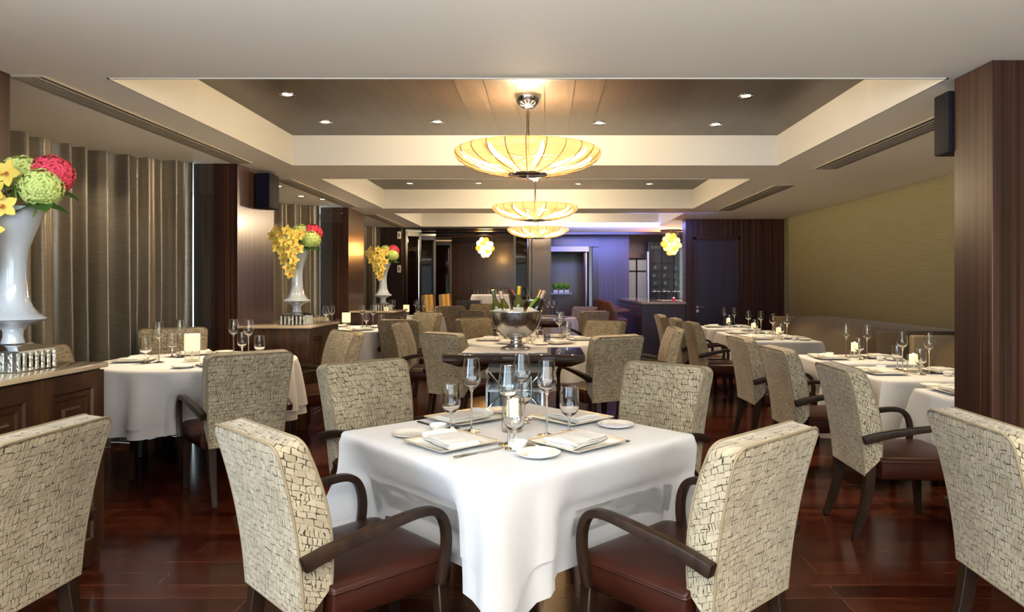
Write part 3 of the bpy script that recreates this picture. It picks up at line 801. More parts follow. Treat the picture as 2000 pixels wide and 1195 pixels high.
def mk_candle():
    t = thing('candle_holder')
    MB().lathe([(0, 0), (.038, 0), (.040, .004), (.040, .130), (.0385, .130), (.0385, .009), (0, .009)], 28).build('glass_cylinder', M['glassy'], t)
    MB().tube([(0, 0, .010), (0, 0, .056)], .006, 8).build('stem', M['chrome'], t)
    MB().lathe([(0, .054), (.027, .055), (.0275, .058), (.0275, .122), (.026, .124), (.0255, .122), (.0255, .060), (0, .060)], 24).build('frosted_cup', M['wax'], t)
    MB().sphere((0, 0, .126), .006, 8, 6, (1, 1, 1.3)).build('flame', M['flame'], t)
    return t
def mk_lantern():
    t = thing('table_lantern')
    MB().lathe([(0, 0), (.046, 0), (.049, .004), (.049, .082), (.047, .082), (.047, .01), (0, .01)], 28).build('glass_base', M['glassy'], t)
    MB().lathe([(.050, .078), (.0515, .080), (.0515, .196), (.050, .197), (.049, .196), (.049, .080)], 28, cap0=False, cap1=False).build('frosted_shade', M['frost'], t)
    MB().tube([(0, 0, .01), (0, 0, .09)], .004, 8).build('stem', M['chrome'], t)
    MB().lathe([(0, .09), (.018, .09), (.018, .115), (0, .115)], 14).build('candle', M['wax'], t)
    MB().sphere((0, 0, .135), .009, 8, 6, (1, 1, 2)).build('flame', M['flame'], t)
    return t
KINDS = {'wine': (mk_wine, 'tall wine glass', 'glass', 'wine glasses on the tables'), 'water': (mk_water, 'short water goblet', 'glass', 'water goblets on the tables'),
         'plate': (mk_plate, 'square gilt edged plate', 'plate', 'square plates on the tables'), 'napkin': (mk_napkin, 'folded white napkin', 'napkin', 'folded napkins on the plates'),
         'bread': (mk_bread, 'round white bread plate', 'plate', 'bread plates on the tables'), 'butter': (mk_butter, 'little white butter dish', 'dish', 'butter dishes on the tables'),
         'knife': (mk_knife, 'steel table knife', 'knife', 'knives on the front tables'), 'fork': (mk_fork, 'steel table fork', 'fork', 'forks on the front tables')}
def put(kind, x, y, z, rz, where):
    b, d, cat, g = KINDS[kind]
    return place(kind, b, (x, y, z), rz, d+' '+where, cat, g)
def setting(px, py, z, fdeg, where, items, rot_plate=0, jit=0):
    """px,py: plate centre; fdeg: direction the diner looks"""
    f = (cos(R(fdeg)), sin(R(fdeg))); r = (f[1], -f[0])
    at = lambda a, b: (px+f[0]*a+r[0]*b, py+f[1]*a+r[1]*b)
    z += .002
    for it in items:
        if it == 'plate': put(it, px, py, z, R(fdeg+rot_plate), where)
        if it == 'napkin': put(it, px, py, z+.0085, R(fdeg+90+8*jit), where)
        if it == 'wine': x, y = at(.185, .118); put(it, x, y, z, 0, where)
        if it == 'water': x, y = at(.115, .165); put(it, x, y, z, 0, where)
        if it == 'bread': x, y = at(-.03, -.215); put(it, x, y, z, 0, where)
        if it == 'butter': x, y = at(.085, -.205); put(it, x, y, z, 0, where)
        if it == 'knife': x, y = at(0, .165); put(it, x, y, z, R(fdeg), where)
        if it == 'fork': x, y = at(.03, -.150); put(it, x, y, z, R(fdeg-4), where)
ALL = ['plate', 'napkin', 'wine', 'water', 'bread', 'butter', 'knife', 'fork']
NO = lambda *k: [a for a in ALL if a not in k]
# front table
setting(.115, 2.43, ZF, 133, 'at near right place, '+FT, NO('wine', 'water'), jit=1)
put('wine', .008, 2.576, ZF+.002, 0, 'with the right bare stem on the '+FT); put('water', .095, 2.629, ZF+.002, 0, 'right of the candle on the '+FT)
setting(-.335, 2.43, ZF, 43, 'at near left place, '+FT, NO('wine', 'water'), jit=-1)
put('wine', -.129, 2.427, ZF+.002, 0, 'just before the candle on the '+FT); put('water', -.105, 2.365, ZF+.002, 0, 'nearest the camera before the candle, '+FT)
setting(-.335, 2.865, ZF, -47, 'at far left place, '+FT, NO('wine', 'water'), jit=.5)
put('wine', -.284, 2.647, ZF+.002, 0, 'leftmost on the '+FT); put('water', -.37, 2.694, ZF+.002, 0, 'leftmost on the '+FT)
setting(.115, 2.865, ZF, -137, 'at far right place, '+FT, NO('wine', 'water', 'butter', 'fork'), jit=-.5)
put('wine', -.095, 2.82, ZF+.002, 0, 'behind the candle on the '+FT); put('water', -.088, 2.89, ZF+.002, 0, 'farthest back behind the candle on the '+FT)
place('candle', mk_candle, (-.127, 2.65, ZF+.002), 0, 'lit candle in a glass cylinder on the '+FT, 'candle', 'glass candle holders')
# round tables
for nm, c, n in ((RT1, (-2.52, 5.0), 0), (RT2, (-2.48, 8.55), 1), (RT3, (-2.40, 11.75), 2)):
    for k, (ang, w) in enumerate(((-50, 'near right'), (-165, 'left'), (122, 'far left'), (35, 'far right'))):
        a = R(ang); its = NO('knife', 'butter') if n == 0 else NO('knife', 'fork', 'butter', 'bread')
        if n and k == 1: its = ['wine', 'water']
        if k == 0: its = [i for i in its if i not in ('wine', 'water')]
        setting(c[0]+.43*cos(a), c[1]+.43*sin(a), ZR, ang+180, 'at %s place, %s' % (w, nm), its, jit=k-1.5)
    d = (0, 0) if n == 0 else (.02, 0)
    put('wine', c[0]+.30, c[1]+.12, ZR+.002, 0, 'second from the right on the '+nm); put('water', c[0]+.44, c[1]-.02, ZR+.002, 0, 'rightmost on the '+nm)
    place('lantern', mk_lantern, (c[0]+.0, c[1]-.12+.1*n, ZR+.002), 0, 'lit frosted candle lantern on the '+nm, 'candle', 'frosted lanterns on round tables')
# centre table
for k, (ang, w) in enumerate(((-118, 'near left'), (-60, 'near right'), (5, 'right end'), (182, 'left end'), (118, 'far left'), (62, 'far right'))):
    a = R(ang); its = ['plate', 'napkin', 'wine', 'water'] + (['bread'] if k in (1, 5) else [])
    setting(-.1+.47*cos(a), 7.0+.47*sin(a), ZCN, ang+180, 'at %s place, %s' % (w, CT), its)
place('lantern', mk_lantern, (-.145, 6.95, ZCN+.002), 0, 'lit frosted candle lantern on the '+CT, 'candle', 'frosted lanterns on round tables')
place('tumbler', mk_tumbler, (.02, 6.62, ZCN+.002), 0, 'small clear tumbler right of the wine bowl foot', 'glass')
for k, (ang, w) in enumerate(((-20, 'right'), (60, 'far right'), (20, 'middle right'))):
    a = R(ang); setting(-.15+.45*cos(a), 11.95+.45*sin(a), ZCN, ang+180, 'at %s place, %s' % (w, CT3), ['wine', 'water', 'plate'] if k != 2 else ['wine'])
# banquette tables
for i, ((y0, y1), (x0, x1)) in enumerate(zip(BY, BX)):
    ym = (y0+y1)/2; nm = BT[i]
    if i == 0:
        setting(x0+.17, ym+.03, ZB, 0, 'on chair side of '+nm, ['plate', 'napkin', 'bread'])
        continue
    setting(x0+.17, ym-.03, ZB, 0, 'on chair side of '+nm, ['plate', 'napkin', 'bread', 'butter'], jit=.3)
    setting(x1-.17, ym+.05, ZB, 180, 'on sofa side of '+nm, ['plate', 'napkin', 'bread', 'butter'], jit=-.3)
    xm = (x0+x1)/2
    put('wine', xm-.03, ym+.10, ZB+.002, 0, 'left one on the '+nm); put('wine', xm+.09, ym-.03, ZB+.002, 0, 'right one on the '+nm)
    put('water', xm+.0, ym-.08, ZB+.002, 0, 'before the candle of the '+nm)
    if i == 1: put('water', xm-.02, ym+.19, ZB+.002, 0, 'behind the candle of the '+nm)
    place('candle', mk_candle, (xm+.02, ym+.05, ZB+.002), 0, 'lit candle in a glass cylinder on the '+nm, 'candle', 'glass candle holders')

# ================================================================ CONSOLE, WINE BOWL, BOTTLES
def mk_console():
    t = thing('console_table'); a, d = .53, .31
    def rect(x, y, z): return [(-x, -y, z), (x, -y, z), (x, y, z), (-x, y, z)]
    MB().rings([rect(a-.10, d-.10, .700), rect(a-.012, d-.012, .742), rect(a, d, .752), rect(a, d, .800)]).build('tabletop', M['gloss'], t, bev=.003, seg=1)
    MB().box(-.20, .20, -.18, .18, .665, .702).build('neck', M['grey'], t, bev=.003, seg=1)
    MB().box(-.19, .19, -.165, .165, .03, .664).build('mirror_core', M['smoke'], t, smooth=False)
    f = MB(); k = .0075
    for sx in (-1, 1):
        for sy in (-1, 1): f.box(sx*.21-k, sx*.21+k, sy*.19-k, sy*.19+k, .0, .67)
    for z in (.012, .515, .662):
        for sy in (-1, 1): f.box(-.21, .21, sy*.19-k, sy*.19+k, z-k, z+k)
        for sx in (-1, 1): f.box(sx*.21-k, sx*.21+k, -.19, .19, z-k, z+k)
    f.build('frame', M['chrome'], t, smooth=False)
    for sy in (-1, 1):
        for sx in (-1, 1):
            MB().tube([(sx*.205, sy*.19, .655), (sx*.085, sy*.19, .515), (sx*.205, sy*.19, .375)], .007, 6).build('cross_bar', M['chrome'], t)
    return t
M['gloss'] = mat('polished black brown top', (.045, .030, .022), .08, Coat_Weight=1)
M['grey'] = mat('grey neck', (.10, .10, .09), .4)
M['smoke'] = mat('smoked mirror', (.20, .21, .20), .08, 1)
place('console', mk_console, (-.23, 5.37, 0), 0, 'dark console table on a chrome cross frame, carrying the large silver wine bowl', 'console table', 'centre consoles')
place('console', mk_console, (-.23, 10.1, 0), 0, 'farther dark console table behind the centre table, carrying the second wine bowl', 'console table', 'centre consoles')
m = MB(); rs = []
for i in range(25):
    x = -.32+.64*i/24; y0 = -.235+.012*sin(i*.9); y1 = .185+.01*sin(i*.6+1); dz = .003*sin(i*1.1)
    rs.append([(x, y0, .0), (x, y0-.006, .007+abs(dz)), (x, y0+.01, .013+abs(dz)), (x, (y0+y1)/2, .014), (x, y1-.01, .014+abs(dz)), (x, y1, .007), (x, y1-.01, 0)])
o = m.rings(rs).build('folded_napkin', M['cloth_grey'], ang=60); o.location = (-.30, 5.35, .8005)
tag(o, 'pale grey folded cloth under the foot of the large silver wine bowl', 'napkin')
def mk_bowl():
    t = thing('wine_bowl')
    MB().lathe([(0, 0), (.115, 0), (.118, .006), (.112, .014), (.085, .022), (.058, .032), (.046, .048), (.044, .066), (.050, .080), (.060, .088), (0, .090)], 40).build('foot', M['silver'], t)
    MB().lathe([(.058, .084), (.10, .098), (.142, .128), (.172, .168), (.191, .215), (.201, .262), (.205, .290), (.209, .293), (.209, .298), (.200, .298), (.196, .262), (.185, .215), (.166, .170), (.136, .134), (.09, .108), (0, .10)], 56, cap0=False).build('bowl', M['silver'], t)
    return t
place('winebowl', mk_bowl, (-.227, 5.40, .815), 0, 'large hammered silver footed bowl full of wine bottles on the console', 'wine bowl', 'silver wine bowls')
place('winebowl', mk_bowl, (-.20, 10.05, .80), 0, 'second silver wine bowl, farther back behind the first bowl', 'wine bowl', 'silver wine bowls')
def bottle(base, top, glass, foil, label, sc=1.0, lab=True):
    t = thing('wine_bottle')
    MB().lathe([(0, 0), (.034, 0), (.037, .004), (.0375, .16), (.034, .185), (.022, .212), (.0145, .235), (.0135, .25), (.0135, .296), (0, .296)], 24).build('body', M[glass], t)
    MB().lathe([(.0140, .238), (.0150, .245), (.0150, .285), (.0162, .286), (.0162, .300), (0, .3015)], 20, cap0=False).build('foil', M[foil], t)
    if lab: MB().lathe([(.0378, .055), (.0382, .056), (.0382, .150), (.0378, .151)], 24, cap0=False, cap1=False).build('label', M['paper'], t)
    d = (Vector(top)-Vector(base)).normalized()
    t.location = Vector(base); t.rotation_euler = d.to_track_quat('Z', 'Y').to_euler(); t.scale = (sc,)*3
    return tag(t, label, 'wine bottle', 'bottles in the silver wine bowls')
bz = .978
bottle((-.345, 5.36, bz), (-.405, 5.36, 1.27), 'gbottle', 'gbottle', 'green wine bottle without foil, leftmost in the front silver bowl', 1.02)
bottle((-.275, 5.38, bz), (-.345, 5.40, 1.24), 'gbottle', 'foilw', 'green wine bottle with pale foil leaning left in the front bowl')
bottle((-.215, 5.34, bz), (-.200, 5.34, 1.29), 'gbottle', 'foily', 'green wine bottle with bright yellow foil, upright in the front bowl', 1.10)
bottle((-.155, 5.44, bz), (-.035, 5.47, 1.27), 'lgbottle', 'foilg', 'bright green bottle leaning right behind the dark bottle in the front bowl', 1.08)
bottle((-.135, 5.35, bz), (0.0, 5.34, 1.28), 'dbottle', 'foilw', 'dark bottle with white label leaning right in the front bowl', 1.08)
bottle((-.32, 10.02, .93), (-.50, 10.02, 1.27), 'dbottle', 'foilp', 'bottle with pink foil leaning left in the second silver bowl', 1.2)
bottle((-.25, 10.05, .93), (-.26, 10.05, 1.24), 'dbottle', 'dbottle', 'dark upright bottle in the middle of the second silver bowl', 1.1)
bottle((-.14, 10.05, .93), (-.08, 10.05, 1.27), 'dbottle', 'foilg', 'dark bottle with gilt foil at the right of the second silver bowl', 1.1)

# ================================================================ SIDEBOARDS, VASES, FLOWERS
def mk_sideboard():
    t = thing('sideboard'); w, l, h = .32, .42, .925        # half depth (x), half length (y)
    MB().box(-w, w-.02, -l, l, .0, h).build('body', M['sidewood'], t, bev=.003, seg=1)
    for sy in (-1, 1):
        y0, y1 = (-l+.004, -.003) if sy < 0 else (.003, l-.004)
        rs = []
        for ins, x in ((0, w-.02), (0, w), (.075, w), (.083, w-.010), (.105, w-.010), (.115, w-.016), (.145, w-.016), (.155, w-.006)):
            rs.append([(x, y0+ins, .06+ins), (x, y1-ins, .06+ins), (x, y1-ins, h-.01-ins), (x, y0+ins, h-.01-ins)])
        d = MB().rings(rs, True, True).build('door', M['sidewood'], t, smooth=False)
        MB().sphere((w+.012, -sy*.0+(-.028 if sy < 0 else .028), .62), .010, 10, 8).build('knob', M['gold'], d)
    MB().box(-w, w+.012, -l-.012, l+.012, h, h+.024).build('marble_top', M['marble'], t, bev=.004)
    return t
SBL = ['dark wood sideboard with marble top at the left edge of the photo', 'dark wood sideboard with marble top below the middle flower vase', 'dark wood sideboard with marble top below the farthest flower vase']
for y, l in zip((2.86, 6.575, 10.05), SBL): place('sideboard', mk_sideboard, (-2.435, y, 0), 0, l, 'sideboard', 'sideboards under the vases')
def mk_stand():
    t = thing('mirrored_stand'); a = .105
    MB().box(-a, a, -a, a, 0, .086).build('box', M['mirror'], t, smooth=False)
    for i in range(7):
        x = -a+2*a*(i+.0)/6
        for sy in (-1, 1): MB().box(x-.006, x+.006, sy*a-.004, sy*a+.004, .004, .082).build('etched_bar', M['etched'], t, smooth=False)
        for sx in (-1, 1): MB().box(sx*a-.004, sx*a+.004, x-.006, x+.006, .004, .082).build('etched_bar', M['etched'], t, smooth=False)
    def rect(q, z): return [(-q, -q, z), (q, -q, z), (q, q, z), (-q, q, z)]
    MB().rings([rect(a+.004, .086), rect(a+.004, .090), rect(.05, .112), rect(.05, .115)]).build('sloped_top', M['mirror'], t, smooth=False)
    return t
VPROF = [(0, 1.066), (.044, 1.066), (.043, 1.075), (.037, 1.095), (.038, 1.118), (.052, 1.136), (.085, 1.152), (.115, 1.163), (.126, 1.171), (.122, 1.178), (.095, 1.194), (.074, 1.222), (.062, 1.255), (.055, 1.30), (.051, 1.36), (.052, 1.42), (.059, 1.475), (.074, 1.525), (.092, 1.575), (.110, 1.625), (.118, 1.655), (.114, 1.655), (.088, 1.577), (.05, 1.47), (0, 1.44)]
def mk_vase(): return MB().lathe([(r, z-1.066) for r, z in VPROF], 48).build('flower_vase', M['opal'], ang=50)
def petal(mb, base, d, n, L, wd, curl):
    d = d.normalized(); s = d.cross(n).normalized(); rs = []
    for i in range(6):
        t = i/5; w = wd*sin(pi*min(1, (t*.86+.10)))**.8; p = base+d*L*t+n*curl*L*t*t
        rs.append((p-s*w+n*.004*t, p+n*-.002, p+s*w+n*.004*t))
    vs = [tuple(q) for r in rs for q in r]; fs = []
    for i in range(5):
        for j in range(2): fs.append((i*3+j, i*3+j+1, i*3+j+4, i*3+j+3))
    mb.add(vs, fs)
def mk_orchid(seed=1):
    rnd = random.Random(seed); t = thing('orchid_spray')
    st = MB()
    for k in range(4):
        x0 = -.02+.015*k; x1 = -.17+.085*k
        st.tube([(x0, -.01, 1.50), (x0-.01, -.03, 1.70), ((x0+x1)/2, -.06, 1.77-.01*k), (x1, -.09, 1.74-.02*k)], .004, 6)
    st.tube([(0, -.03, 1.66), (-.02, -.12, 1.62), (-.02, -.135, 1.52), (-.015, -.13, 1.43)], .004, 6)
    st.build('stem', M['stem'], t)
    spots = []
    for row, (z, xs) in enumerate(((1.815, (-.13, -.03)), (1.775, (-.19, -.09, .0, .07)), (1.715, (-.165, -.06, .03)), (1.66, (-.12, -.02, .06)), (1.60, (-.085, .015)), (1.545, (-.06, .025)), (1.485, (-.035, .02)), (1.435, (-.005,)))):
        for x in xs: spots.append((x+rnd.uniform(-.012, .012), -.085-.05*(1-abs(x)/.2)-rnd.uniform(0, .03), z+rnd.uniform(-.012, .012)))
    for x, y, z in spots:
        n = Vector((x*3+rnd.uniform(-.35, .35), -1, rnd.uniform(-.25, .3))).normalized()
        up = (Vector((0, 0, 1))-n*n.z).normalized(); sd = n.cross(up); a0 = rnd.uniform(-.4, .4)
        c = Vector((x, y, z)); b = MB(); q = rnd.uniform(.9, 1.1)
        for k in range(5):
            a = a0+2*pi*k/5+pi/2; d = sd*cos(a)+up*sin(a)
            petal(b, c, d+n*.25, n, .058*q, .020*q, -.12)
        bl = b.build('bloom', M['orchid'], t, ang=80)
        lp = MB(); petal(lp, c+n*.004, -up*.8+n*.9, n, .024, .010, .2); lp.sphere(tuple(c+n*.010), .0055, 8, 6); lp.build('lip', M['lip'], bl)
    return t
def mk_hyd(key, rad):
    rnd = random.Random(len(key)); t = thing('hydrangea')
    b = MB(); N = 150
    for i in range(N):
        z = 1-1.75*(i+.5)/N; r = sqrt(max(0, 1-z*z)); a = i*2.39996
        n = Vector((r*cos(a), r*sin(a), z)); n = (n+Vector([rnd.uniform(-.2, .2) for _ in range(3)])).normalized()
        c = n*rad*(.93+.1*rnd.random()); u = n.orthogonal().normalized(); v = n.cross(u); a0 = rnd.uniform(0, 6); R_ = rad*.21
        for k in range(4):
            d = u*cos(a0+k*pi/2)+v*sin(a0+k*pi/2); e = n.cross(d)
            p = [c, c+d*R_*.55+e*R_*.42+n*.002, c+d*R_-n*R_*.15, c+d*R_*.55-e*R_*.42+n*.002]
            b.add([tuple(x) for x in p], [(0, 1, 2, 3)])
    b.sphere((0, 0, 0), rad*.86, 14, 10)
    b.build('bloom', M[key], t, smooth=False)
    MB().tube([(0, 0, -rad*.5), (-.03, .004, -.10), (-.06, .01, -.14)], .005, 6).build('stem', M['stem'], t)
    for k in range(3):
        a = -2.2+k*1.3; l = MB(); petal(l, Vector((0, 0, -rad*.72)), Vector((cos(a), sin(a)*.8, -.25)), Vector((0, -.3, 1)).normalized(), rad*1.15, rad*.42, -.25); l.build('leaf', M['leaf'], t, ang=80)
    return t
VN = ['near left vase', 'middle vase', 'farthest vase']
for y, nm, q in zip((2.965, 6.36, 9.75), VN, ('at the left edge of the photo', 'second from the camera', 'third from the camera')):
    X = -2.31
    place('stand', mk_stand, (X, y, .95), 0, 'mirrored square stand with etched bars under the '+nm, 'stand', 'mirrored vase stands')
    place('vase', mk_vase, (X, y, 1.066), 0, 'tall pale opal glass flower vase '+q, 'vase', 'opal flower vases')
    place('orchid', mk_orchid, (X, y, 0), 0, 'cascade of yellow orchids hanging from the '+nm, 'flower', 'yellow orchid sprays')
    place('hyg', lambda: mk_hyd('hyg', .083), (X+.145, y-.03, 1.735), 0, 'green hydrangea at the lower right of the '+nm, 'flower', 'green hydrangeas')
    place('hyg', None, (X+.03, y+.02, 1.80), 0, 'green hydrangea behind the orchids of the '+nm, 'flower', 'green hydrangeas')
    place('hyp', lambda: mk_hyd('hyp', .085), (X+.135, y+.05, 1.805), 0, 'pink red hydrangea on top of the '+nm, 'flower', 'pink hydrangeas')

# ================================================================ BANQUETTES
def banquette(y0, y1, x0, label, near_box):
    xb = XR-.004
    t = thing('banquette', label, 'banquette sofa', (0, 0, 0), 0, 'olive brown banquettes'); t.location = ((x0+xb)/2, (y0+y1)/2, 0)
    ox, oy = t.location.x, t.location.y
    X = lambda x: x-ox
    MB().box(X(x0+.06), X(xb), y0-oy, y1-oy, 0, .10).build('plinth', M['black'], t, smooth=False)
    MB().box(X(x0), X(xb-.3), y0-oy, y1-oy-.07, .10, .44).build('seat', M['banq'], t, bev=.03, seg=3)
    prof = [(xb, .10), (3.36, .10), (3.33, .46), (3.34, .60), (3.37, .72), (3.42, .80), (3.50, .86), (3.60, .885), (3.75, .89), (xb, .885)]
    MB().prism([(X(x), z) for x, z in prof], 'y', y0-oy, y1-.07-oy).build('backrest', M['banq'], t, ang=50)
    MB().box(X(x0+.10), X(xb), y1-.07-oy, y1-oy, .10, .885).build('end_return', M['banqlit'], t, bev=.02, seg=3)
    if near_box: MB().box(X(2.96), X(xb), y0-oy-.0, y0-oy+.10, .0, .905).build('end_box', M['banqdark'], t, bev=.012)
    return t
banquette(3.66, 5.93, 3.06, 'near banquette sofa along the olive wall beside the big pillar', False)
banquette(6.02, 9.46, 3.06, 'long banquette sofa along the olive wall farther from the camera', True)

# ================================================================ FAR END OF THE ROOM
# door wall right
dw = MB(); Y = 11.35
dw.box(2.34, 2.48, Y, Y+.25, 0, ZC).box(3.24, XR, Y, Y+.25, 0, ZC).box(2.48, 3.24, Y, Y+.25, 2.09, ZC)
struct(dw.build('wall_far', M['ebony'], smooth=False))
d = struct(MB().box(2.50, 3.22, Y+.03, Y+.08, 0, 2.07).build('door_1', M['navywood'], smooth=False))
f = MB().box(2.47, 2.51, Y-.012, Y+.05, 0, 2.11).box(3.21, 3.25, Y-.012, Y+.05, 0, 2.11).box(2.47, 3.25, Y-.012, Y+.05, 2.07, 2.11)
struct(f.build('door_frame', M['ebony'], d, smooth=False))
MB().box(2.525, 2.56, Y+.018, Y+.03, .925, .975).box(2.54, 2.66, Y-.02, Y-.005, .94, .955).box(2.54, 2.552, Y-.02, Y+.03, .94, .955).build('door_handle', M['chrome'], d, bev=.003, seg=1)
MB().box(2.525, 2.565, Y+.018, Y+.03, .86, .905).build('card_lock', M['white'], d, smooth=False)
# left pier, header, dark ceiling over the far rooms
struct(MB().box(-4.3, -2.72, 12.95, 13.12, 0, ZC).build('wall_pier', M['darkwood'], smooth=False))
struct(MB().box(-4.3, .1, 13.0, 13.12, 2.385, 2.72).build('beam', M['darkwood'], smooth=False))
struct(MB().box(-4.3, 4.3, 13.0, 19.2, 2.72, 2.8).build('ceiling_far', M['darkwood'], smooth=False))
struct(MB().box(.1, 4.2, 14.1, 14.2, 2.36, 2.72).build('beam', M['darkwood'], smooth=False))
for y in (13.9, 14.9, 15.9, 16.9, 17.8): struct(MB().box(-2.85, -.2, y, y+.28, 2.42, 2.72).build('beam', M['darkwood'], smooth=False))
struct(MB().box(-3.0, -.1, 18.2, 18.35, 0, 2.72).build('wall_private', M['veneer'], smooth=False))
struct(MB().box(-3.05, -2.9, 13.1, 18.3, 0, 2.72).build('wall_private', M['darkwood'], smooth=False))
struct(MB().box(-.24, .12, 13.0, 13.45, 0, 2.40).build('pillar', M['jamb'], smooth=False))
struct(MB().box(-.18, .0, 13.45, 18.3, 0, 2.72).build('wall_corridor', M['veneer'], smooth=False))
struct(MB().box(.0, 1.25, 17.2, 17.3, 0, 2.72).build('wall_corridor', M['veneer'], smooth=False))
struct(MB().box(.08, .98, 15.2, 15.5, 2.06, 2.17).build('trim_3', M['white'], smooth=False))
struct(MB().box(.0, 1.2, 15.25, 15.5, 2.17, 2.72).build('wall_lintel', M['darkwood'], smooth=False))
M['violet'] = wood('violet veneer', [(.3, (.026, .021, .040)), (.7, (.062, .050, .090))], (40, 40, .35), .3)  # blue light on the bar wall is put into this veneer's colour
struct(MB().box(1.22, 1.9, 15.4, 15.6, 0, 2.72).build('wall_bar', M['violet'], smooth=False))
struct(MB().box(1.08, 1.22, 15.4, 15.7, 0, 2.72).build('wall_bar', M['darkwood'], smooth=False))
struct(MB().box(1.9, 4.2, 17.6, 17.7, 0, 2.72).build('wall_bar', M['darkwood'], smooth=False))
struct(MB().box(1.9, 3.5, 16.9, 17.6, 1.98, 2.72).build('wall_bar', M['darkwood'], smooth=False))
M['flute'] = mat('fluted metal', (.26, .25, .27), .32, 1)
# fluted screen
t = thing('fluted_screen', 'shiny fluted metal screen left of the purple lit bar wall', 'screen', (1.06, 16.2, 0), R(78))
MB().box(-.75, .75, -.02, .02, 0, 2.4).build('panel', M['darkwood'], t, smooth=False)
for i in range(12): MB().lathe([(.05, .02), (.05, 2.38)], 12, (-.69+.125*i, -.02, 0)).build('flute', M['flute'], t)
# door with frosted panes
d2 = struct(thing('door_2')); d2.location = (2.27, 16.9, 0)
f = MB()
for x in (-.30, .0, .26): f.box(x-.018, x+.018, -.03, .03, 0, 1.98)
f.box(-.3, .3, -.03, .03, 1.94, 1.98).box(-.3, .3, -.03, .03, 1.64, 1.67)
f.build('door_frame', M['black'], d2, smooth=False)
MB().box(-.29, -.01, -.01, .01, .02, 1.94).build('frosted_pane', M['frostpane'], d2, smooth=False)
MB().box(.01, .25, -.01, .01, .02, 1.94).build('frosted_pane', M['frostpane'], d2, smooth=False)
MB().tube([(.36, -.05, .85), (.36, -.05, 1.75)], .02, 8).build('door_pull', M['chrome'], d2)
# wine cabinet
t = thing('wine_cabinet', 'glass fronted wine cabinet with shelves behind the bar counter', 'cabinet', (3.0, 16.2, 0))
MB().box(-.50, .55, .30, .34, 0, 2.35).build('back_panel', M['jamb'], t, smooth=False)
for x in (-.5, -.22, .06, .34, .55): MB().box(x-.015, x+.015, -.02, .02, 0, 2.35).build('post', M['black'], t, smooth=False)
for z in (1.12, 1.30, 1.48, 1.66, 1.84): MB().box(-.5, .55, .02, .28, z-.006, z+.006).build('shelf', M['glassy'], t, smooth=False)
MB().box(-.5, .55, -.004, .004, .02, 2.33).build('glass_front', M['pane'], t, smooth=False)
MB().tube([(-.56, -.04, .6), (-.56, -.04, 2.1)], .035, 10).build('chrome_column', M['flute'], t)
for i, z in enumerate((1.126, 1.306, 1.486, 1.666)):
    for j in range(4):
        place('tumbler', mk_tumbler, (2.62+.24*j+.03*(i % 2), 16.36, z), 0, 'tiny clear glass on a shelf of the wine cabinet', 'glass', 'glasses in the wine cabinet')
# bar
t = thing('bar_counter', 'dark L shaped bar counter with a polished stone top', 'bar counter', (1.97, 12.0, 0))
MB().prism([(-.34, -.66), (.36, -.66), (.36, -.02), (.06, -.02), (.06, 3.0), (-.34, 3.0)], 'z', 0, 1.0).build('body', M['navywood'], t, smooth=False)
MB().prism([(-.37, -.70), (.37, -.70), (.37, .02), (.10, .02), (.10, 3.04), (-.37, 3.04)], 'z', 1.0, 1.035).build('counter_top', M['bartop'], t, smooth=False)
MB().box(-.352, -.34, -.6, 2.95, .05, .95).build('side_panel', M['sidewood'], t, smooth=False)
t = thing('back_bar', 'low back bar counter under the wine cabinet', 'counter', (2.95, 15.4, 0))
MB().box(-.6, .9, -.25, .25, 0, .95).build('body', M['darkwood'], t, smooth=False)
MB().box(-.62, .92, -.27, .27, .95, .985).build('counter_top', M['bartop'], t, smooth=False)
def mk_flowerstem():
    t = thing('flower_vase')
    MB().lathe([(0, 0), (.03, 0), (.022, .05), (.018, .13), (.026, .17), (.02, .17), (0, .16)], 14).build('vase', M['black'], t)
    b = MB()
    for k in range(6): a = k*pi/3; petal(b, Vector((0, 0, .18)), Vector((cos(a), sin(a), .25)), Vector((0, 0, 1)), .10, .028, -.3)
    b.build('bloom', M['whiteflower'], t, ang=80)
    return t
M['whiteflower'] = mat('white blossom', (.85, .84, .80), .6)
for x, l in zip((2.52, 2.74, 2.97, 3.2), ('leftmost of the four', 'second from left of the four', 'third from left of the four', 'rightmost of the four')):
    place('flowerstem', mk_flowerstem, (x, 15.4, .987), 0, 'white blossom in slim dark vase, '+l+' on back bar', 'flower', 'white blossoms on the back bar')
t = thing('votive', 'small red votive on the bar counter top', 'candle', (2.22, 11.75, 1.036))
MB().lathe([(0, 0), (.022, 0), (.034, .03), (.028, .055), (.02, .055), (0, .03)], 16).build('glass', M['hyp'], t)
MB().lathe([(0, .04), (.014, .04), (.014, .07), (0, .07)], 10).build('candle', M['wax'], t)
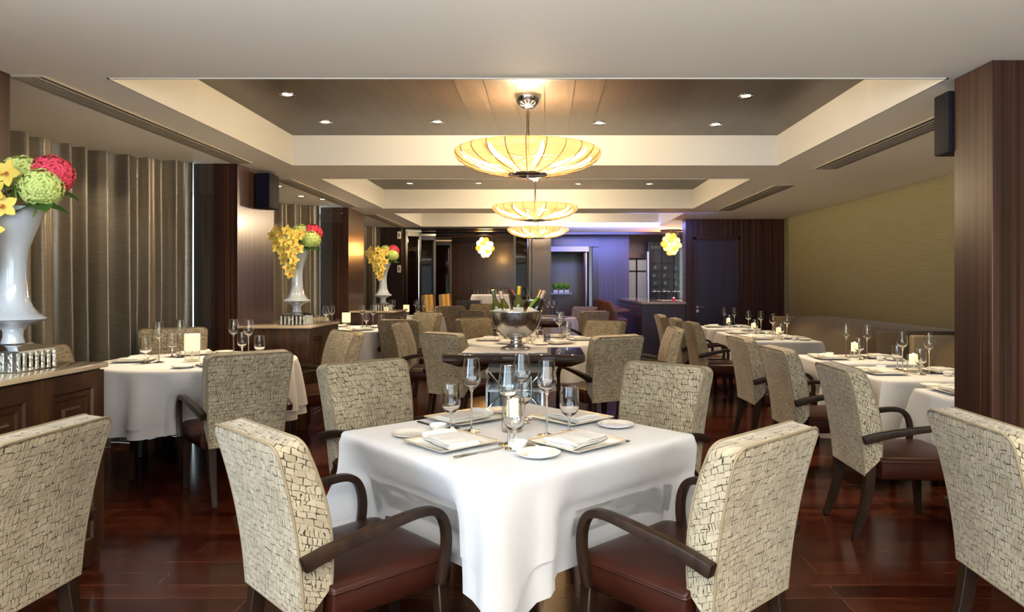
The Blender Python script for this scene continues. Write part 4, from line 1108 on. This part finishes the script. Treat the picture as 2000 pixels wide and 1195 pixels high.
# bar stools
def mk_stool():
    t = thing('bar_stool')
    rs = []
    for z, k in ((.62, .92), (.75, .98), (.90, 1.0), (1.0, 1.02), (1.035, 1.0)):
        ring = []
        outer = [(-sin(R(a))*.25*k, -cos(R(a))*.25*k) for a in range(-95, 96, 19)]
        inner = [(-sin(R(a))*.19*k, -cos(R(a))*.19*k) for a in range(95, -96, -19)]
        zz = lambda x, y: z if z < .8 else z-(0 if y < -.08 else .16*sm(-.10, .05, y))
        for x, y in outer+inner: ring.append((x, y, zz(x, y)))
        rs.append(ring)
    MB().rings(rs).build('tub_back', M['leather2'], t, ang=50)
    MB().box(-.19, .19, -.19, .22, .62, .74).build('seat', M['leather2'], t, bev=.03, seg=3)
    for sx in (-1, 1):
        MB().box(sx*.22-.03, sx*.22+.03, -.05, .24, .84, .90).build('armrest', M['leather2'], t, bev=.02)
        for sy in (-1, 1): MB().bar((sx*.17, sy*.17, .62), (sx*.19, sy*.19, 0), .04, .04, .03, .03).build('leg', M['legwood'], t, smooth=False)
    MB().box(-.19, .19, .175, .195, .22, .25).build('footrest', M['chrome'], t, smooth=False)
    return t
for x, y, l in ((1.20, 11.75, 'brown leather bar stool nearest the camera at the bar'), (1.22, 12.6, 'second brown leather bar stool from the camera, tucked at the bar'), (1.22, 13.5, 'farthest brown leather bar stool at the bar')):
    place('stool', mk_stool, (x, y, 0), R(-90), l, 'bar stool', 'leather bar stools')
# bubble chandeliers
def mk_bubble(key):
    rnd = random.Random(4); t = thing('bubble_chandelier')
    MB().lathe([(0, 0), (.22, 0), (.22, -.02), (0, -.02)], 28).build('canopy', M['black'], t)
    n = 0; pos = []
    for z, r, k in ((-.11, .06, 3), (-.20, .13, 6), (-.29, .155, 7), (-.37, .10, 5), (-.45, .05, 3)):
        for i in range(k):
            a = 2*pi*i/k+z*9; pos.append((r*cos(a), r*sin(a), z+rnd.uniform(-.02, .02)))
    for i, p in enumerate(pos):
        MB().tube([(p[0], p[1], -.02), (p[0], p[1], p[2]+.05)], .0015, 4).build('cord', M['chrome'], t)
        MB().sphere(p, .062, 16, 12).build('globe', M['globe_'+key[0 if i % 3 else 1]], t)
    return t
def globe_mat(name, col, st):
    m = thin_glass(name, col, .7, .12, .04, (1, .95, .85)); nt = m.node_tree
    e = nt.nodes.new('ShaderNodeEmission'); e.inputs[0].default_value = (*col, 1); e.inputs[1].default_value = st
    a = nt.nodes.new('ShaderNodeAddShader'); out = [n for n in nt.nodes if n.type == 'OUTPUT_MATERIAL'][0]; src = out.inputs[0].links[0].from_socket
    nt.links.new(src, a.inputs[0]); nt.links.new(e.outputs[0], a.inputs[1]); nt.links.new(a.outputs[0], out.inputs[0]); return m
M['globe_w'] = globe_mat('clear globe', (1, .88, .62), .55); M['globe_a'] = globe_mat('amber globe', (.95, .55, .10), .28); M['globe_c'] = globe_mat('pale amber globe', (1, .78, .38), .30)
o = tag(mk_bubble('wa'), 'bright cluster of clear glass globes hanging in the private dining room', 'chandelier', 'globe chandeliers'); o.location = (-1.32, 15.04, 2.42)
o = tag(mk_bubble('ca'), 'cluster of amber glass globes hanging over the bar counter', 'chandelier', 'globe chandeliers'); o.location = (2.53, 13.65, ZC)
point('globe_glow', (-1.32, 15.04, 2.10), 38, WARM, .15); point('globe_glow', (2.53, 13.65, 2.1), 26, WARM, .15)
spot('stool_fill', (1.3, 11.3, 2.38), 30, WARM, 80, .9)  # added spot without a fixture, brightens the bar stools
spot('buffet_fill', (-1.3, 14.6, 2.68), 60, (1, .9, .78), 60, .8, .03, (R(20), 0, 0))  # spot put in to brighten the buffet cloth, no lamp modelled
spot('chair_fill', (-1.7, 13.6, 2.68), 45, WARM, 90, .8, .03, (0, R(-12), 0))  # fixtureless spot added to brighten the striped chairs
spot('pane_fill', (2.3, 15.6, 2.6), 32, (1, .92, .78), 90, .8, .03, (R(35), 0, 0))  # extra spot added to brighten the frosted door panes
# glass door leaves of the private room
def leaf(px, y, w, label, rz=0):
    t = thing('glass_door', label, 'door', (px, y, 0), rz, 'folded glass door leaves')
    MB().box(0, w, -.004, .004, .08, 2.28).build('pane', M['darkpane'], t, smooth=False)
    f = MB().box(0, .045, -.02, .02, 0, 2.36).box(w-.045, w, -.02, .02, 0, 2.36).box(0, w, -.02, .02, 2.27, 2.36).box(0, w, -.02, .02, 0, .09)
    f.build('frame', M['darkwood'], t, smooth=False)
    MB().box(0, w, -.03, .03, 2.36, 2.40).build('top_rail', M['white'], t, smooth=False)
    MB().tube([(w-.07, -.06, .9), (w-.07, -.06, 2.2)], .016, 8).build('pull_handle', M['chrome'], t)
leaf(-2.72, 13.3, .33, 'leftmost folded glass door leaf with chrome pull, private room entrance', R(35))
leaf(-2.72, 14.5, .40, 'second folded glass door leaf from the left, private room entrance', R(10))
leaf(-2.66, 16.4, .42, 'third folded glass door leaf, farthest inside the private room', R(5))
leaf(-.60, 13.1, .34, 'glass door leaf with chrome pull at the right of the private room', R(0))
# private room furniture
def mk_striped():
    t = thing('dining_chair')
    for i, k in enumerate(('brownfab', 'ivoryfab', 'orangefab', 'ivoryfab')):
        x0 = -.24+.12*i
        MB().prism([(-.24, .40), (-.14, .40), (-.20, 1.12), (-.29, 1.10)], 'x', x0, x0+.12).build('back_stripe', M[k], t, bev=.004, seg=1)
    MB().box(-.24, .24, -.14, .26, .38, .48).build('seat', M['ivoryfab'], t, bev=.02)
    for sx in (-1, 1):
        for y in (-.18, .22): MB().bar((sx*.20, y, .40), (sx*.21, y*1.1, 0), .045, .045, .03, .03).build('leg', M['legwood'], t, smooth=False)
    return t
place('striped', mk_striped, (-2.17, 14.0, 0), R(-106), 'left chair with gold and ivory stripes in the private room', 'chair', 'striped private room chairs')
place('striped', mk_striped, (-1.93, 14.75, 0), R(-106), 'right chair with gold and ivory stripes in the private room', 'chair', 'striped private room chairs')
t = thing('low_cabinet', 'dark low cabinet before the white buffet table', 'cabinet', (-1.55, 14.0, 0))
MB().box(-.24, .24, -.2, .2, 0, .97).build('body', M['sidewood'], t, smooth=False); MB().box(-.25, .25, -.21, .21, .97, 1.0).build('top', M['sidewood'], t, smooth=False)
t = thing('buffet_table', 'buffet table under a white cloth in the private room', 'table', (-1.22, 15.5, 0))
MB().box(-.40, .40, -.3, .3, 1.06, 1.085).build('tabletop', M['legwood'], t, smooth=False)
for sx in (-1, 1):
    for sy in (-1, 1): MB().bar((sx*.34, sy*.24, 1.06), (sx*.34, sy*.24, 0), .05, .05).build('leg', M['legwood'], t, smooth=False)
tag(square_cloth((-1.22, 15.5), .41, .31, 0, 1.10, .7, .78, 41).build('tablecloth', M['linen'], ang=70), 'white cloth on the private room buffet table', 'tablecloth', 'white tablecloths')
for i in range(10): place('tumbler', mk_tumbler, (-1.58+.08*i, 15.3+.02*(i % 3), 1.102), 0, 'tiny clear glass in a row on the white buffet table', 'glass', 'glasses on the buffet', 1.4)
# corridor shelf with topiary
t = thing('wall_shelf', 'pale wall shelf carrying three green topiary balls', 'shelf', (.38, 17.07, 0))
MB().box(-.30, .30, -.13, .13, 1.08, 1.12).build('board', M['white'], t, smooth=False); MB().box(-.25, .25, .0, .12, 1.0, 1.08).build('bracket', M['darkwood'], t, smooth=False)
def mk_topiary():
    t = thing('topiary')
    MB().box(-.055, .055, -.055, .055, 0, .07).build('pot', M['porcelain'], t, bev=.004, seg=1)
    MB().tube([(0, 0, .07), (0, 0, .13)], .01, 6).build('stem', M['leaf'], t)
    s = MB().sphere((0, 0, .17), .075, 18, 12); s.build('ball', M['green'], t)
    return t
for x, l in ((.29, 'leftmost'), (.43, 'middle'), (.57, 'rightmost')): place('topiary', mk_topiary, (x-.02, 17.05, 1.12), 0, l+' of the three green topiary balls on the corridor shelf', 'plant', 'topiary balls')
for z, l in ((2.26, 'upper small wall plate on the dark left pier'), (1.62, 'lower small wall plate on the dark left pier')):
    t = thing('wall_switch', l, 'switch', (-2.76, 12.94, z)); MB().box(-.035, .035, -.008, .01, -.07, .07).build('plate', M['white'], t, bev=.004, seg=1); MB().box(-.012, .012, -.012, -.006, -.03, .03).build('rocker', M['steel'], t, smooth=False)
# lamps of the far rooms
for x, y in ((-2.2, 14.4), (-.8, 14.4), (-1.9, 15.4), (-.7, 15.4), (-1.5, 16.4), (-2.0, 17.4), (-.9, 17.4)):
    o = place('downlight', None, (x, y, 2.72), 0, 'downlight between the dark beams of the private room ceiling', 'ceiling light', 'private room downlights')
    spot('private_beam', (x, y, 2.69), 14, (1, .78, .5), 110, .9)
spot('corridor_beam', (.5, 16.6, 2.6), 16, (.80, .70, 1), 60, .8)
BLUE = (.24, .28, 1)
area('bar_cove_light', (1.3, 12.7, 2.39), (R(66), 0, 0), 1.8, .3, 46, BLUE, 130)
area('bar_front_light', (1.9, 10.2, 2.38), (R(48), 0, 0), 1.4, .12, 7, BLUE, 120)
spot('bar_beam', (2.0, 14.8, 2.6), 30, (1, .82, .6), 100, .8); spot('bar_beam', (2.9, 15.6, 2.6), 40, (1, .9, .75), 110, .8)
